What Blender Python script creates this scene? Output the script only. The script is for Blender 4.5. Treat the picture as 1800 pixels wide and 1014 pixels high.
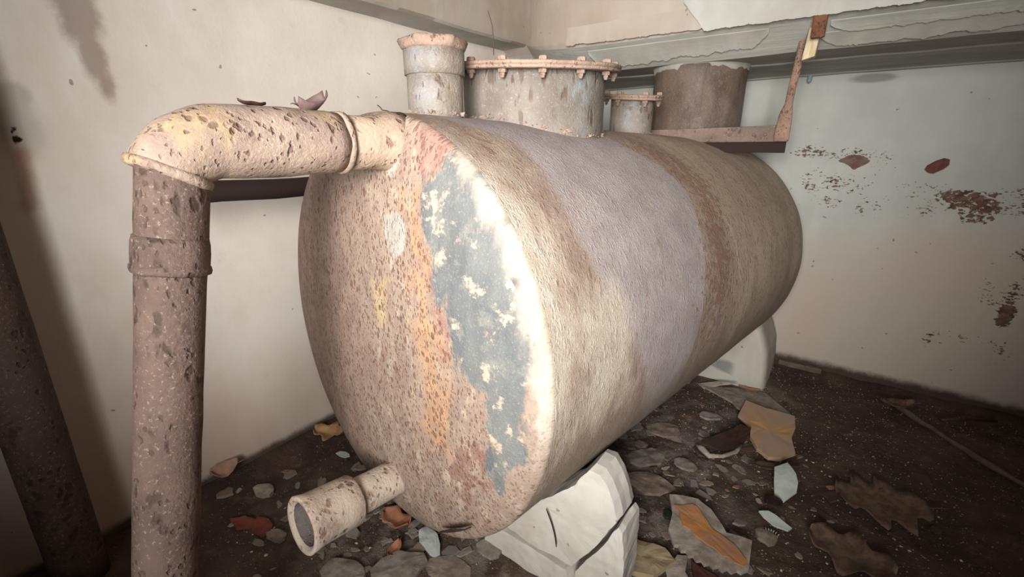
import bpy, math, random
import numpy as np
from mathutils import Vector, Matrix, noise as mnoise
random.seed(7); RNG = np.random.default_rng(7)
for o in list(bpy.data.objects): bpy.data.objects.remove(o)
S = bpy.context.scene; COL = S.collection

# ------------------------------------------------------------------ camera, light, exposure
cd = bpy.data.cameras.new('camera'); cam = bpy.data.objects.new('camera', cd); COL.objects.link(cam)
cd.sensor_width = 36; cd.lens = 16.0; cd.clip_start = 0.02
cam.location = (0, 0, 1.3); cam.rotation_euler = (math.radians(90 - 17.6), 0, math.radians(36))
S.camera = cam
w = bpy.data.worlds.new('world'); S.world = w; w.use_nodes = True
w.node_tree.nodes['Background'].inputs[0].default_value = (0.9, 0.93, 1.0, 1)
w.node_tree.nodes['Background'].inputs[1].default_value = 0.02
TORCH = (-0.10, 0.08, 1.50)
ld = bpy.data.lights.new('torch', 'SPOT'); lo = bpy.data.objects.new('torch', ld); COL.objects.link(lo)
ld.energy = 23; ld.color = (1.0, 0.995, 0.985); ld.spot_size = math.radians(122); ld.spot_blend = 1.0; ld.shadow_soft_size = 0.022
lo.location = TORCH
lo.rotation_euler = (Vector((-0.80, 1.45, 1.22)) - Vector(TORCH)).to_track_quat('-Z', 'Y').to_euler()
# unseen fill lamp added behind the camera to lift walls and shadows
ad = bpy.data.lights.new('rear_fill', 'AREA'); ao = bpy.data.objects.new('rear_fill', ad); COL.objects.link(ao)
ad.shape = 'RECTANGLE'; ad.size = 0.9; ad.size_y = 1.2; ad.energy = 53; ad.color = (1.0, 1.0, 1.0); ad.spread = math.radians(72)
ao.location = (0.22, -1.1, 1.52); ao.rotation_euler = (Vector((-1.14, 1.85, 1.16)) - Vector(ao.location)).to_track_quat('-Z', 'Y').to_euler()
S.view_settings.view_transform = 'Standard'; S.view_settings.look = 'None'
S.view_settings.gamma = 1.0; S.view_settings.exposure = -0.33; S.view_settings.use_curve_mapping = False

# ------------------------------------------------------------------ helpers
def lin(c):
    return tuple((x / 12.92 if x <= .04045 else ((x + .055) / 1.055) ** 2.4) for x in [v / 255 for v in c])
class NT:
    """small node-graph writer: layered procedural material"""
    def __init__(s, name):
        s.m = bpy.data.materials.new(name); s.m.use_nodes = True; s.t = s.m.node_tree
        s.N = s.t.nodes; s.L = s.t.links; s.b = s.N['Principled BSDF']; s.h = None; s._c = {}
    def n(s, k, **kw):
        x = s.N.new(k)
        for a, v in kw.items(): setattr(x, a, v)
        return x
    def inp(s, sock, v):
        if isinstance(v, bpy.types.NodeSocket): s.L.new(v, sock)
        else: sock.default_value = v
    def co(s, space, stretch=(1, 1, 1)):
        key = (space, stretch)
        if key not in s._c:
            if space == 'uv': o = s.n('ShaderNodeUVMap').outputs[0]
            else: o = s.n('ShaderNodeTexCoord').outputs['Object']
            mp = s.n('ShaderNodeMapping'); s.L.new(o, mp.inputs[0]); mp.inputs['Scale'].default_value = stretch
            s._c[key] = mp.outputs[0]
        return s._c[key]
    def noise(s, scale, detail=4, rough=.55, space='obj', stretch=(1, 1, 1), dist=0):
        x = s.n('ShaderNodeTexNoise'); s.L.new(s.co(space, stretch), x.inputs['Vector'])
        x.inputs['Scale'].default_value = scale; x.inputs['Detail'].default_value = detail
        x.inputs['Roughness'].default_value = rough; x.inputs['Distortion'].default_value = dist
        return x.outputs[0]
    def voro(s, scale, space='obj', stretch=(1, 1, 1), rnd=1.0):
        x = s.n('ShaderNodeTexVoronoi'); wn = s.n('ShaderNodeTexNoise'); s.L.new(s.co(space, stretch), wn.inputs['Vector']); wn.inputs['Scale'].default_value = scale * .8; wn.inputs['Detail'].default_value = 3
        va = s.n('ShaderNodeVectorMath', operation='MULTIPLY_ADD'); s.L.new(wn.outputs['Color'], va.inputs[0]); va.inputs[1].default_value = (1.1 / scale,) * 3; s.L.new(s.co(space, stretch), va.inputs[2]); s.L.new(va.outputs[0], x.inputs['Vector'])
        x.inputs['Scale'].default_value = scale; x.inputs['Randomness'].default_value = rnd
        return x.outputs['Distance'], x.outputs['Color']
    def attr(s, name):
        return s.n('ShaderNodeAttribute', attribute_name=name).outputs['Fac']
    def math(s, op, a, b=0.0, clamp=False):
        x = s.n('ShaderNodeMath', operation=op, use_clamp=clamp); s.inp(x.inputs[0], a); s.inp(x.inputs[1], b); return x.outputs[0]
    def step(s, v, lo, hi):
        x = s.n('ShaderNodeMapRange', interpolation_type='SMOOTHSTEP'); s.inp(x.inputs[0], v)
        x.inputs[1].default_value = lo; x.inputs[2].default_value = hi; return x.outputs[0]
    def mix(s, f, a, b):
        x = s.n('ShaderNodeMix', data_type='RGBA'); s.inp(x.inputs[0], f); s.inp(x.inputs[6], a); s.inp(x.inputs[7], b); return x.outputs[2]
    def col(s, c): return (*lin(c), 1)
    def two(s, c1, c2, scale, space='obj', stretch=(1, 1, 1), lo=.35, hi=.65, detail=5):
        return s.mix(s.step(s.noise(scale, detail, .6, space, stretch), lo, hi), s.col(c1), s.col(c2))
    def addh(s, v, k):
        v = s.math('MULTIPLY', v, k); s.h = v if s.h is None else s.math('ADD', s.h, v)
    def done(s, color, rough=.85, dist=.004, strength=.7, spec=.25, metal=0):
        s.inp(s.b.inputs['Base Color'], color); s.inp(s.b.inputs['Roughness'], rough)
        s.b.inputs['Specular IOR Level'].default_value = spec; s.b.inputs['Metallic'].default_value = metal
        if s.h is not None:
            bp = s.n('ShaderNodeBump'); bp.inputs['Strength'].default_value = strength; bp.inputs['Distance'].default_value = dist
            s.L.new(s.h, bp.inputs['Height']); s.L.new(bp.outputs[0], s.b.inputs['Normal'])
        return s.m
    def mask(s, a, amp, nscale, edge=.05, space='obj', stretch=(1, 1, 1), detail=6):
        """ragged-edged mask: a 0..1 attribute broken up by noise"""
        nz = s.math('MULTIPLY', s.math('SUBTRACT', s.noise(nscale, detail, .65, space, stretch), .5), amp)
        return s.step(s.math('ADD', s.attr(a) if isinstance(a, str) else a, nz), .5 - edge, .5 + edge)

def mesh_obj(name, verts, faces, mat, parent=None, smooth=True, attrs=None, uv=None, world=True):
    V = np.asarray(verts, float); c = (V.min(0) + V.max(0)) / 2
    c = np.array([c[0], c[1], V[:, 2].min()]) if parent is None else c
    me = bpy.data.meshes.new(name); me.from_pydata([tuple(v) for v in (V - c)], [], [tuple(int(i) for i in f) for f in faces]); me.update()
    if smooth: me.polygons.foreach_set('use_smooth', [True] * len(me.polygons))
    for k, a in (attrs or {}).items():
        at = me.attributes.new(k, 'FLOAT', 'POINT'); at.data.foreach_set('value', np.asarray(a, np.float32))
    if uv is not None:
        ul = me.uv_layers.new(name='UVMap'); li = np.zeros(len(me.loops), np.int32); me.loops.foreach_get('vertex_index', li)
        ul.data.foreach_set('uv', np.asarray(uv, np.float32)[li].ravel())
    for m in (mat if isinstance(mat, (list, tuple)) else [mat]): me.materials.append(m)
    o = bpy.data.objects.new(name, me); COL.objects.link(o)
    if parent is not None:
        o.parent = parent; o.matrix_parent_inverse = Matrix.Identity(4)
        root = parent; M = Matrix.Translation(WORLD(parent)); o.location = Vector(c) - WORLD(parent)
    else: o.location = c
    WPOS[o.name] = Vector(c)
    return o
WPOS = {}
def WORLD(o): return WPOS[o.name]
def tag(o, label=None, cat=None, group=None, kind=None):
    if label: o['label'] = label
    if cat: o['category'] = cat
    if group: o['group'] = group
    if kind: o['kind'] = kind
    return o
def empty(name, loc, label, cat, group=None):
    o = bpy.data.objects.new(name, None); COL.objects.link(o); o.location = loc; o.empty_display_size = .05
    WPOS[o.name] = Vector(loc); return tag(o, label, cat, group)
def N3(p, s, seed=0): return mnoise.noise(Vector((p[0] * s + seed * 7.1, p[1] * s - seed * 3.3, p[2] * s + seed)))
def roughen(V, amp, scale, seed=0, amp2=0):
    V = np.array(V, float)
    for i, p in enumerate(V):
        V[i] = p + np.array([N3(p, scale, seed), N3(p, scale, seed + 5), N3(p, scale, seed + 9)]) * amp + \
            (np.array([N3(p, scale * 4, seed + 2), N3(p, scale * 4, seed + 3), N3(p, scale * 4, seed + 4)]) * amp2 if amp2 else 0)
    return V
def joinm(*parts):
    V = []; F = []
    for v, f in parts:
        k = len(V); V += [tuple(p) for p in v]; F += [tuple(i + k for i in q) for q in f]
    return V, F
def frames(path):
    P = [Vector(p) for p in path]; T = []
    for i in range(len(P)):
        T.append(((P[min(i + 1, len(P) - 1)] - P[max(i - 1, 0)])).normalized())
    u = T[0].orthogonal().normalized(); out = []
    for i, t in enumerate(T):
        u = (u - t * u.dot(t)).normalized(); out.append((P[i], t, u, t.cross(u)))
    return out
def tube(path, radii, seg=32, cap=(True, True), wob=0, ws=20):
    """rings swept along a path; radii per point"""
    V = []; F = []; fr = frames(path)
    if not hasattr(radii, '__len__'): radii = [radii] * len(fr)
    for (p, t, u, v), r in zip(fr, radii):
        for k in range(seg):
            a = 2 * math.pi * k / seg; d = u * math.cos(a) + v * math.sin(a); q = p + d * r
            if wob: q = q + d * wob * N3(q, ws)
            V.append(tuple(q))
    for i in range(len(fr) - 1):
        for k in range(seg):
            F.append((i * seg + k, i * seg + (k + 1) % seg, (i + 1) * seg + (k + 1) % seg, (i + 1) * seg + k))
    if cap[0]: F.append(tuple(range(seg - 1, -1, -1)))
    if cap[1]: F.append(tuple((len(fr) - 1) * seg + k for k in range(seg)))
    return V, F
def lathe(o, ax, prof, seg=48, wob=0, ws=15, cap=(True, True)):
    """prof: list of (distance along ax, radius) with hard profile; own rings so steps stay sharp"""
    o = Vector(o); ax = Vector(ax).normalized(); u = ax.orthogonal().normalized(); v = ax.cross(u); V = []; F = []
    for (h, r) in prof:
        for k in range(seg):
            a = 2 * math.pi * k / seg; d = u * math.cos(a) + v * math.sin(a); q = o + ax * h + d * r
            if wob: q = q + d * wob * N3(q, ws) + ax * wob * .4 * N3(q, ws, 3)
            V.append(tuple(q))
    n = len(prof)
    for i in range(n - 1):
        for k in range(seg):
            F.append((i * seg + k, i * seg + (k + 1) % seg, (i + 1) * seg + (k + 1) % seg, (i + 1) * seg + k))
    if cap[0]: F.append(tuple(range(seg - 1, -1, -1)))
    if cap[1]: F.append(tuple((n - 1) * seg + k for k in range(seg)))
    return V, F
def bev(o, w=.004, seg=2, ang=40):
    b = o.modifiers.new('bevel', 'BEVEL'); b.width = w; b.segments = seg; b.limit_method = 'ANGLE'; b.angle_limit = math.radians(ang); return o
def box(x0, x1, y0, y1, z0, z1):
    V = [(x, y, z) for x in (x0, x1) for y in (y0, y1) for z in (z0, z1)]
    return V, [(0, 1, 3, 2), (4, 6, 7, 5), (0, 4, 5, 1), (2, 3, 7, 6), (0, 2, 6, 4), (1, 5, 7, 3)]
def sd_poly(P, poly):
    """signed distance (inside negative) of points P (n,2) to polygon"""
    P = np.asarray(P, float); Q = np.asarray(poly, float); d = np.full(len(P), 1e9); ins = np.zeros(len(P), bool)
    for a, b in zip(Q, np.roll(Q, -1, 0)):
        e = b - a; w_ = P - a; t = np.clip((w_ @ e) / max(e @ e, 1e-12), 0, 1); d = np.minimum(d, np.hypot(*(w_ - t[:, None] * e).T))
        c = ((a[1] > P[:, 1]) != (b[1] > P[:, 1])) & (P[:, 0] < (b[0] - a[0]) * (P[:, 1] - a[1]) / (b[1] - a[1] + 1e-12) + a[0]); ins ^= c
    return np.where(ins, -d, d)
def pm(P, poly, soft): return np.clip(.5 - sd_poly(P, poly) / soft, 0, 1)
def el(P, c, r, pw=1.0, rot=0):
    """elliptic blob 1 at centre -> 0 at rim"""
    q = np.asarray(P, float) - np.array(c); cr, sr = math.cos(rot), math.sin(rot)
    a = q[:, 0] * cr + q[:, 1] * sr; b = -q[:, 0] * sr + q[:, 1] * cr
    return np.clip(1 - np.hypot(a / r[0], b / r[1]), 0, 1) ** pw

# ------------------------------------------------------------------ materials
def wall_mat(name, c1, c2, c3, peels=(), stains=(), mott=2.2):
    m = NT(name)
    c = m.two(c1, c2, mott, detail=6)
    c = m.mix(m.math('MULTIPLY', m.step(m.noise(5, 5, .6, stretch=(1, 1, .35)), .5, .75), .55), c, m.col(c3))
    c = m.mix(m.math('MULTIPLY', m.step(m.noise(1.7, 6, .65, stretch=(1, 1, .6)), .48, .72), .4), c, m.col(tuple(int(v * k) for v, k in zip(c2, (.93, .87, .82)))))
    for a, col, k, amp, ns in stains:
        f = m.math('MULTIPLY', m.step(m.math('ADD', m.attr(a), m.math('MULTIPLY', m.math('SUBTRACT', m.noise(ns, 6, .7), .5), amp)), .12, .85), k)
        c = m.mix(f, c, m.col(col))
    for a, ca, cb, amp, ns in peels:
        av = m.math('ADD', m.attr(a), m.math('MULTIPLY', m.math('MULTIPLY', m.math('SUBTRACT', m.noise(8, 4, .6), .5), 1.4), m.math('GREATER_THAN', m.attr(a), .02)))
        f = m.mask(av, amp, ns, .035, 'obj', (1, 1, 1.7))
        c = m.mix(f, c, m.two(ca, cb, 30)); m.addh(f, -1.0)
    d, _ = m.voro(14); sp = m.math('MULTIPLY', m.math('LESS_THAN', d, .07), m.math('GREATER_THAN', m.noise(3, 2), .52))
    c = m.mix(m.math('MULTIPLY', sp, .55), c, m.col((70, 60, 50)))
    m.addh(m.noise(60, 4, .6), .5); m.addh(m.noise(9, 4, .55, stretch=(1, 1, .5)), .9)
    return m.done(c, .9, .003, .5, .15)
def rust_mat(name, base, alt, dark, pits=26, extra=None, pitlo=.16, pitcut=.5, space='obj', stretch=(1, 1, .7), rough=.8):
    m = NT(name)
    c = m.two(base, alt, 7, space)
    c = m.mix(m.math('MULTIPLY', m.step(m.noise(18, 6, .7, space, stretch), .52, .72), .6), c, m.col(dark))
    if extra: c = m.mix(m.math('MULTIPLY', m.step(m.noise(5, 5, .65, space, (1, 1, .6)), .55, .68), .75), c, m.two(*extra, 40, space))
    c = m.mix(m.math('MULTIPLY', m.step(m.noise(130, 4, .75, space), .57, .67), .35), c, m.mix(.5, c, m.col((224, 206, 180))))
    for sc, k in ((pits * 1.5, .7), (pits * 3, .5)):
        d, q = m.voro(sc, space, stretch)
        f = m.math('MULTIPLY', m.step(d, pitlo + .22, pitlo), m.math('GREATER_THAN', m.noise(sc * .35, 2, .5, space, stretch), pitcut))
        c = m.mix(m.math('MULTIPLY', f, k), c, m.col(dark)); m.addh(f, -.8)
    m.addh(m.noise(120, 4, .7, space), .8); m.addh(m.noise(28, 5, .65, space), 1.0)
    return m.done(c, rough, .004, .8, .3)
M = {}
M['wall_left'] = wall_mat('limewash_beige', (216, 207, 195), (207, 195, 182), (223, 217, 208), stains=[('smear', (116, 88, 74), .62, 1.6, 7), ('halo', (128, 120, 106), .45, .6, 9), ('drip', (150, 96, 58), .7, .5, 12), ('low', (188, 158, 134), .5, .4, 3), ('dirt', (62, 48, 38), .9, .7, 14)],
                          peels=[('hole', (58, 40, 32), (40, 28, 24), .35, 20)])
M['wall_back'] = wall_mat('peeling_green_paint', (182, 180, 171), (171, 170, 161), (192, 190, 180), stains=[('low', (176, 162, 147), .85, .5, 2.5), ('pink', (182, 158, 142), .4, .8, 3), ('dirt', (60, 46, 36), .95, .8, 14), ('grey', (125, 122, 112), .8, .4, 8)],
                          peels=[('peel', (118, 90, 78), (80, 60, 52), 1.8, 52), ('solid', (122, 98, 88), (104, 78, 70), .35, 22)])
M['wall_plain'] = wall_mat('plain_plaster', (178, 168, 152), (166, 156, 140), (188, 178, 162))
M['beam'] = wall_mat('beam_limewash', (172, 160, 147), (158, 144, 130), (182, 176, 165), stains=[('smudge', (120, 104, 88), .5, .8, 6)], mott=1.6)
def soffit_mat():
    m = NT('board_marked_grey_paint')
    c = m.two((166, 164, 154), (146, 143, 133), 3, stretch=(.5, 2, 1))
    c = m.mix(m.math('MULTIPLY', m.step(m.noise(10, 6, .7, stretch=(.25, 3, 3)), .5, .7), .55), c, m.col((186, 180, 167)))
    c = m.mix(m.math('MULTIPLY', m.step(m.noise(24, 6, .7, stretch=(.3, 2, 2)), .62, .72), .5), c, m.col((108, 101, 92)))
    m.addh(m.noise(14, 5, .6, stretch=(.2, 4, 4)), 1.0); m.addh(m.noise(80, 3), .3)
    return m.done(c, .85, .004, .6, .2)
M['soffit'] = soffit_mat()
M['soffit_left'] = wall_mat('grey_soffit_limewash', (190, 184, 174), (174, 168, 158), (200, 195, 186))
M['sheet'] = wall_mat('flaking_white_paint', (184, 183, 175), (168, 165, 156), (192, 188, 178))
M['sheet_grey'] = wall_mat('flaking_grey_paint', (168, 165, 154), (152, 148, 138), (182, 176, 163))

def tank_mat(kind):
    m = NT('tank_rusted_paint_' + kind); U = 'uv'; st = (1, .5, 1); head = kind == 'head'
    c = m.two((144, 125, 109), (126, 107, 94), 9, U, (1, .5, 1))
    c = m.mix(m.math('MULTIPLY', m.step(m.noise(26, 7, .72, U, st), .5, .66), .7), c, m.two((164, 145, 125), (174, 156, 135), 60, U))
    c = m.mix(m.math('MULTIPLY', m.step(m.noise(19, 7, .72, U, st), .54, .68), .7), c, m.two((136, 104, 90), (118, 86, 74), 50, U))
    if head:
        c = m.mix(m.math('MULTIPLY', m.mask('left', .9, 5, .35, U), .9), c, m.two((140, 117, 103), (120, 99, 87), 20, U, st))  # brown rust tint on the left, also paints in the torch falloff
        c = m.mix(m.math('MULTIPLY', m.mask('red', 1.0, 20, .1, U), .75), c, m.two((146, 112, 100), (124, 90, 80), 40, U, st))
        c = m.mix(m.math('MULTIPLY', m.mask('orange', 1.7, 20, .16, U, (1, .4, 1), 8), .8), c, m.two((168, 130, 94), (150, 114, 88), 40, U, st))
        c = m.mix(m.math('MULTIPLY', m.mask('yellow', 1.2, 16, .2, U, (1, .4, 1)), .55), c, m.col((178, 152, 108)))
    else:
        c = m.mix(m.math('MULTIPLY', m.mask('far', .5, 5, .2, U), .8), c, m.two((176, 157, 136), (154, 135, 116), 8, U, (1, .35, 1)))
        # grey drips running down the flank
        c = m.mix(m.math('MULTIPLY', m.step(m.noise(11, 6, .65, U, (1, .16, 1)), .5, .66), .45), c, m.col((132, 122, 108)))
    for sc, k, cut in ((62, .8, .49), (120, .65, .43)):
        d, q = m.voro(sc, U, (1, .6, 1) if head else (1, .45, 1))
        f = m.math('MULTIPLY', m.step(d, .42, .22), m.math('GREATER_THAN', m.noise(sc * .3, 2, .5, U), cut))
        f = m.math('MULTIPLY', f, m.attr('pits'))
        c = m.mix(m.math('MULTIPLY', f, k), c, m.two((98, 70, 56), (116, 82, 64), 30, U)); m.addh(f, -.9)
    if head:
        f = m.mask('spots', 1.5, 24, .05, U, (1, .6, 1), 4); c = m.mix(m.math('MULTIPLY', f, .7), c, m.two((124, 88, 76), (108, 74, 64), 30, U))
        f = m.mask('blue', 1.5, 11, .06, U, (1, .55, 1), 10)
        bl = m.two((104, 105, 101), (86, 88, 88), 9, U, (1, .45, 1))
        bl = m.mix(m.math('MULTIPLY', m.step(m.noise(18, 7, .72, U), .52, .64), .7), bl, m.col((120, 117, 109)))
        bl = m.mix(m.math('MULTIPLY', m.step(m.noise(8, 6, .7, U, (1.6, .6, 1)), .58, .68), .75), bl, m.two((84, 86, 86), (70, 74, 79), 30, U))
        bl = m.mix(m.math('MULTIPLY', m.step(m.noise(11, 7, .7, U), .56, .62), .9), bl, m.two((168, 142, 122), (184, 164, 140), 40, U))
        bl = m.mix(m.math('MULTIPLY', m.step(m.noise(15, 6, .7, U, (1, 1, 2)), .62, .66), .7), bl, m.col((146, 116, 106)))
        c = m.mix(f, c, bl); m.addh(f, .35)
        f = m.mask('grey', .6, 14, .1, U); c = m.mix(m.math('MULTIPLY', f, .8), c, m.two((158, 152, 140), (140, 134, 124), 12, U))
    else:
        f = m.mask('purple', .8, 7, .16, U, (1, .3, 1), 8)
        pu = m.two((152, 141, 137), (138, 127, 124), 10, U); pu = m.mix(m.math('MULTIPLY', m.step(m.noise(70, 5, .7, U), .56, .7), .5), pu, m.col((172, 161, 152)))
        pu = m.mix(m.math('MULTIPLY', m.step(m.noise(12, 6, .7, U), .6, .7), .5), pu, m.col((166, 146, 126)))
        c = m.mix(m.math('MULTIPLY', f, .9), c, pu)
        f = m.math('MULTIPLY', m.step(m.noise(45, 5, .7, U, (1, .6, 1)), .56, .63), m.step(m.noise(6, 3, .6, U), .52, .62)); c = m.mix(m.math('MULTIPLY', f, .7), c, m.two((142, 104, 76), (118, 86, 68), 30, U))
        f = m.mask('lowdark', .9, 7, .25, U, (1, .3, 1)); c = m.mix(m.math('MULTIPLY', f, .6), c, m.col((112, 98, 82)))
        f = m.mask('marks', 2.2, 26, .07, U, (1.1, 1.6, 1), 3); c = m.mix(m.math('MULTIPLY', f, .6), c, m.col((116, 84, 66))); m.addh(f, -.5)
    f = m.mask('cream', 1.5, 13, .25, U, (1, .4, 1), 9); c = m.mix(m.math('MULTIPLY', f, .72), c, m.two((182, 172, 156), (166, 153, 135), 24, U, st))
    # overall grit: fine light and dark specks
    c = m.mix(m.math('MULTIPLY', m.step(m.noise(150, 4, .75, U), .57, .67), .35), c, m.col((178, 162, 142)))
    c = m.mix(m.math('MULTIPLY', m.step(m.noise(110, 4, .75, U, st), .58, .66), .45), c, m.col((102, 80, 66)))
    m.addh(m.noise(170, 4, .75, U), 1.2); m.addh(m.noise(34, 5, .65, U, st), .55)
    return m.done(c, .75, .0036, .75, .3)
M['tank_head'] = tank_mat('head'); M['tank_shell'] = tank_mat('shell')
M['pipe_elbow'] = rust_mat('elbow_ochre_rust', (146, 126, 110), (126, 106, 95), (90, 68, 58), 30, ((158, 130, 90), (160, 138, 100)), pitcut=.5)
M['pipe_stub'] = rust_mat('stub_ochre_rust', (158, 138, 117), (142, 120, 103), (106, 79, 65), 26, ((158, 120, 94), (142, 104, 84)))
M['pipe_down'] = rust_mat('downpipe_rust', (92, 74, 65), (78, 62, 54), (52, 38, 32), 24, stretch=(1, 1, .6), pitcut=.5)
M['pipe_dark'] = rust_mat('dark_pipe_rust', (82, 66, 57), (70, 55, 47), (46, 33, 28), 18)
M['neck'] = rust_mat('neck_grey_tan_paint', (120, 111, 101), (104, 95, 86), (86, 69, 57), 24, ((134, 137, 135), (118, 119, 117)), pitcut=.58, stretch=(1, 1, .3), rough=.6)
M['neck_grey'] = rust_mat('neck_blue_grey_paint', (132, 122, 109), (116, 107, 97), (96, 77, 64), 24, ((142, 141, 139), (128, 126, 127)), pitcut=.58, stretch=(1, 1, .5), rough=.55)
M['flange'] = rust_mat('flange_salmon_rust', (152, 129, 112), (134, 111, 96), (102, 77, 64), 40, pitcut=.55)
M['drain'] = rust_mat('drain_pale_rust', (178, 162, 144), (162, 144, 128), (118, 88, 74), 20, pitcut=.5)
M['flue'] = rust_mat('flue_dark_brown_steel', (104, 88, 76), (86, 70, 60), (60, 46, 40), 20, ((112, 108, 108), (122, 102, 84)), pitcut=.62, stretch=(1, 1, .15), rough=.5)
M['bar'] = rust_mat('bar_brown_steel', (124, 106, 93), (106, 90, 79), (72, 56, 49), 30, pitcut=.6)
M['rod'] = rust_mat('rod_orange_rust', (146, 116, 98), (126, 100, 86), (88, 64, 54), 50, pitcut=.5)
M['rust_block'] = rust_mat('red_brown_rust', (122, 80, 57), (104, 66, 46), (72, 46, 34), 60)
M['black'] = NT('blackened_steel').done((*lin((44, 31, 26)), 1), .85)
M['inside'] = rust_mat('pipe_inside_grey', (112, 104, 98), (96, 86, 80), (66, 52, 46), 30)
M['crack_shade'] = NT('crack_shade_grey').done((*lin((96, 90, 82)), 1), .9)
M['concrete'] = wall_mat('white_limewashed_concrete', (182, 176, 165), (170, 163, 151), (192, 187, 176), stains=[('patch', (120, 120, 112), .9, .3, 10)])
M['wood'] = NT('pale_split_wood'); 
M['wood'] = (lambda m: m.done(m.two((206, 190, 158), (180, 158, 122), 30, 'obj', (4, 4, .6)), .7, .003))(M['wood'])
def soil_mat():
    m = NT('damp_brown_soil')
    c = m.two((86, 67, 55), (64, 49, 41), 5)
    c = m.mix(m.math('MULTIPLY', m.step(m.noise(12, 6, .7), .52, .68), .6), c, m.col((104, 86, 70)))
    c = m.mix(m.math('MULTIPLY', m.attr('grey'), m.step(m.noise(9, 6, .7), .42, .58)), c, m.two((124, 113, 102), (102, 90, 80), 14))
    d, _ = m.voro(90); f = m.math('MULTIPLY', m.step(d, .3, .2), m.math('GREATER_THAN', m.noise(16, 2), .56)); c = m.mix(m.math('MULTIPLY', f, .5), c, m.col((140, 120, 100)))
    m.addh(m.noise(40, 6, .7), 1.5); m.addh(m.noise(150, 4, .7), .7); m.addh(f, .5)
    return m.done(c, .7, .008, .9, .3)
M['soil'] = soil_mat()
def simple(name, a, b, scale=40, rough=.8, spec=.3):
    m = NT(name); m.addh(m.noise(scale * 2, 4), 1); return m.done(m.two(a, b, scale), rough, .002, .5, spec)

# ------------------------------------------------------------------ room shell
XL, YB = -1.85, 3.076
def grid_wall(name, fn, us, vs, mat, attrs=None, back=None):
    """front grid from fn(u,v) plus a thickness box behind"""
    V = [fn(u, v) for v in vs for u in us]; nu = len(us); F = []
    for j in range(len(vs) - 1):
        for i in range(nu - 1): F.append((j * nu + i, j * nu + i + 1, (j + 1) * nu + i + 1, (j + 1) * nu + i))
    a = attrs(np.array([(u, v) for v in vs for u in us])) if attrs else {}
    n0 = len(V)
    if back is not None:
        b = np.array(back); ring = [i for i in range(nu)] + [j * nu + nu - 1 for j in range(1, len(vs))] + [(len(vs) - 1) * nu + i for i in range(nu - 2, -1, -1)] + [j * nu for j in range(len(vs) - 2, 0, -1)]
        V += [tuple(np.array(V[i]) + b) for i in ring]; L = len(ring)
        for k in range(L): F.append((ring[k], n0 + k, n0 + (k + 1) % L, ring[(k + 1) % L]))
        F.append(tuple(n0 + k for k in range(L)))
        a = {k: np.concatenate([q, np.zeros(L)]) for k, q in a.items()}
    return tag(mesh_obj(name, V, F, mat, attrs=a), kind='structure')
def left_attrs(P):
    y, z = P[:, 0], P[:, 1]
    sm = np.maximum.reduce([el(P, (.46, 1.66), (.075, .14)), el(P, (.47, 1.53), (.05, .12)), el(P, (.44, 1.72), (.08, .12)), el(P, (.485, 1.46), (.04, .07)), el(P, (.47, 1.85), (.12, .2))])
    return dict(smear=np.clip(sm * 1.3, 0, 1), halo=np.clip(el(P, (.27, 1.35), (.09, .13)) * 1.2 + .9 * el(P, (.285, 1.43), (.04, .04)), 0, 1), drip=pm(P, [(.25, 1.285), (.274, 1.285), (.262, 1.13), (.235, 1.12)], .05),
                hole=pm(P, [(.257, 1.37), (.275, 1.358), (.273, 1.30), (.258, 1.287), (.252, 1.327)], .02), low=np.clip(1 - z / .8, 0, 1),
                dirt=np.clip(1 - (z - .02) / .05, 0, 1))
grid_wall('wall_left', lambda u, v: (XL + .004 * mnoise.noise(Vector((u * 3, v * 3, 0))), u, v), np.linspace(-1.3, YB + .1, 260), np.linspace(-.1, 1.95, 120), M['wall_left'], left_attrs, (-.12, 0, 0))
def back_attrs(P):
    pe = np.zeros(len(P))
    for c, r, k in [((-.2, 1.26), (.12, .05), .62), ((-.02, 1.25), (.3, .06), .6), ((-.15, 1.12), (.14, .13), .55), ((0, 1.1), (.2, .1), .56), ((.13, 1.2), (.12, .06), .55), ((.45, 1.06), (.14, .05), .85), ((.5, 1.02), (.18, .07), .75), ((.52, .97), (.12, .06), .7), ((.62, 1.04), (.2, .1), .58),
                     ((.7, .8), (.07, .05), .75), ((.73, .53), (.05, .06), .85), ((.72, .47), (.04, .05), .8), ((.68, .65), (.12, .18), .40), ((.2, .98), (.3, .12), .48), ((.6, .3), (.3, .2), .34), ((-.08, 1.0), (.12, .05), .56), ((.27, 1.06), (.2, .1), .5)]:
        pe = np.maximum(pe, k * np.clip(el(P, c, r) * 1.9, 0, 1))
    so = np.maximum.reduce([pm(P, [(-.08, 1.213), (-.03, 1.246), (.03, 1.243), (.07, 1.211), (.03, 1.19), (.0, 1.166), (-.04, 1.2)], .02),
                            pm(P, [(.86, .19), (.95, .2), (.95, .09), (.9, .11)], .02)])
    z = P[:, 1]
    return dict(peel=np.clip(pe - .15, 0, 1) * .95, solid=so, low=np.clip((1.1 - z) / .6 + (P[:, 0] - .3) * .35, 0, 1), pink=np.maximum(el(P, (.45, .7), (.35, .3)), el(P, (-.05, .3), (.16, .4))),
                dirt=np.clip(1 - (z - .02) / .07, 0, 1), grey=np.maximum(el(P, (0, 1.615), (.14, .03)) * 1.6, 0).clip(0, 1))
grid_wall('wall_back', lambda u, v: (u, YB + .003 * mnoise.noise(Vector((u * 3, v * 3, 4))) + .010 * max(0, min(1, (v - 1.28) / .006)) * 0, v), np.linspace(XL - .1, 2.0, 300), np.linspace(-.1, 1.95, 160), M['wall_back'], back_attrs, (0, .12, 0))
tag(mesh_obj('wall_right', *box(1.9, 2.02, -1.3, YB, -.1, 2.5), M['wall_plain'], smooth=False, attrs=None), kind='structure')
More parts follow.
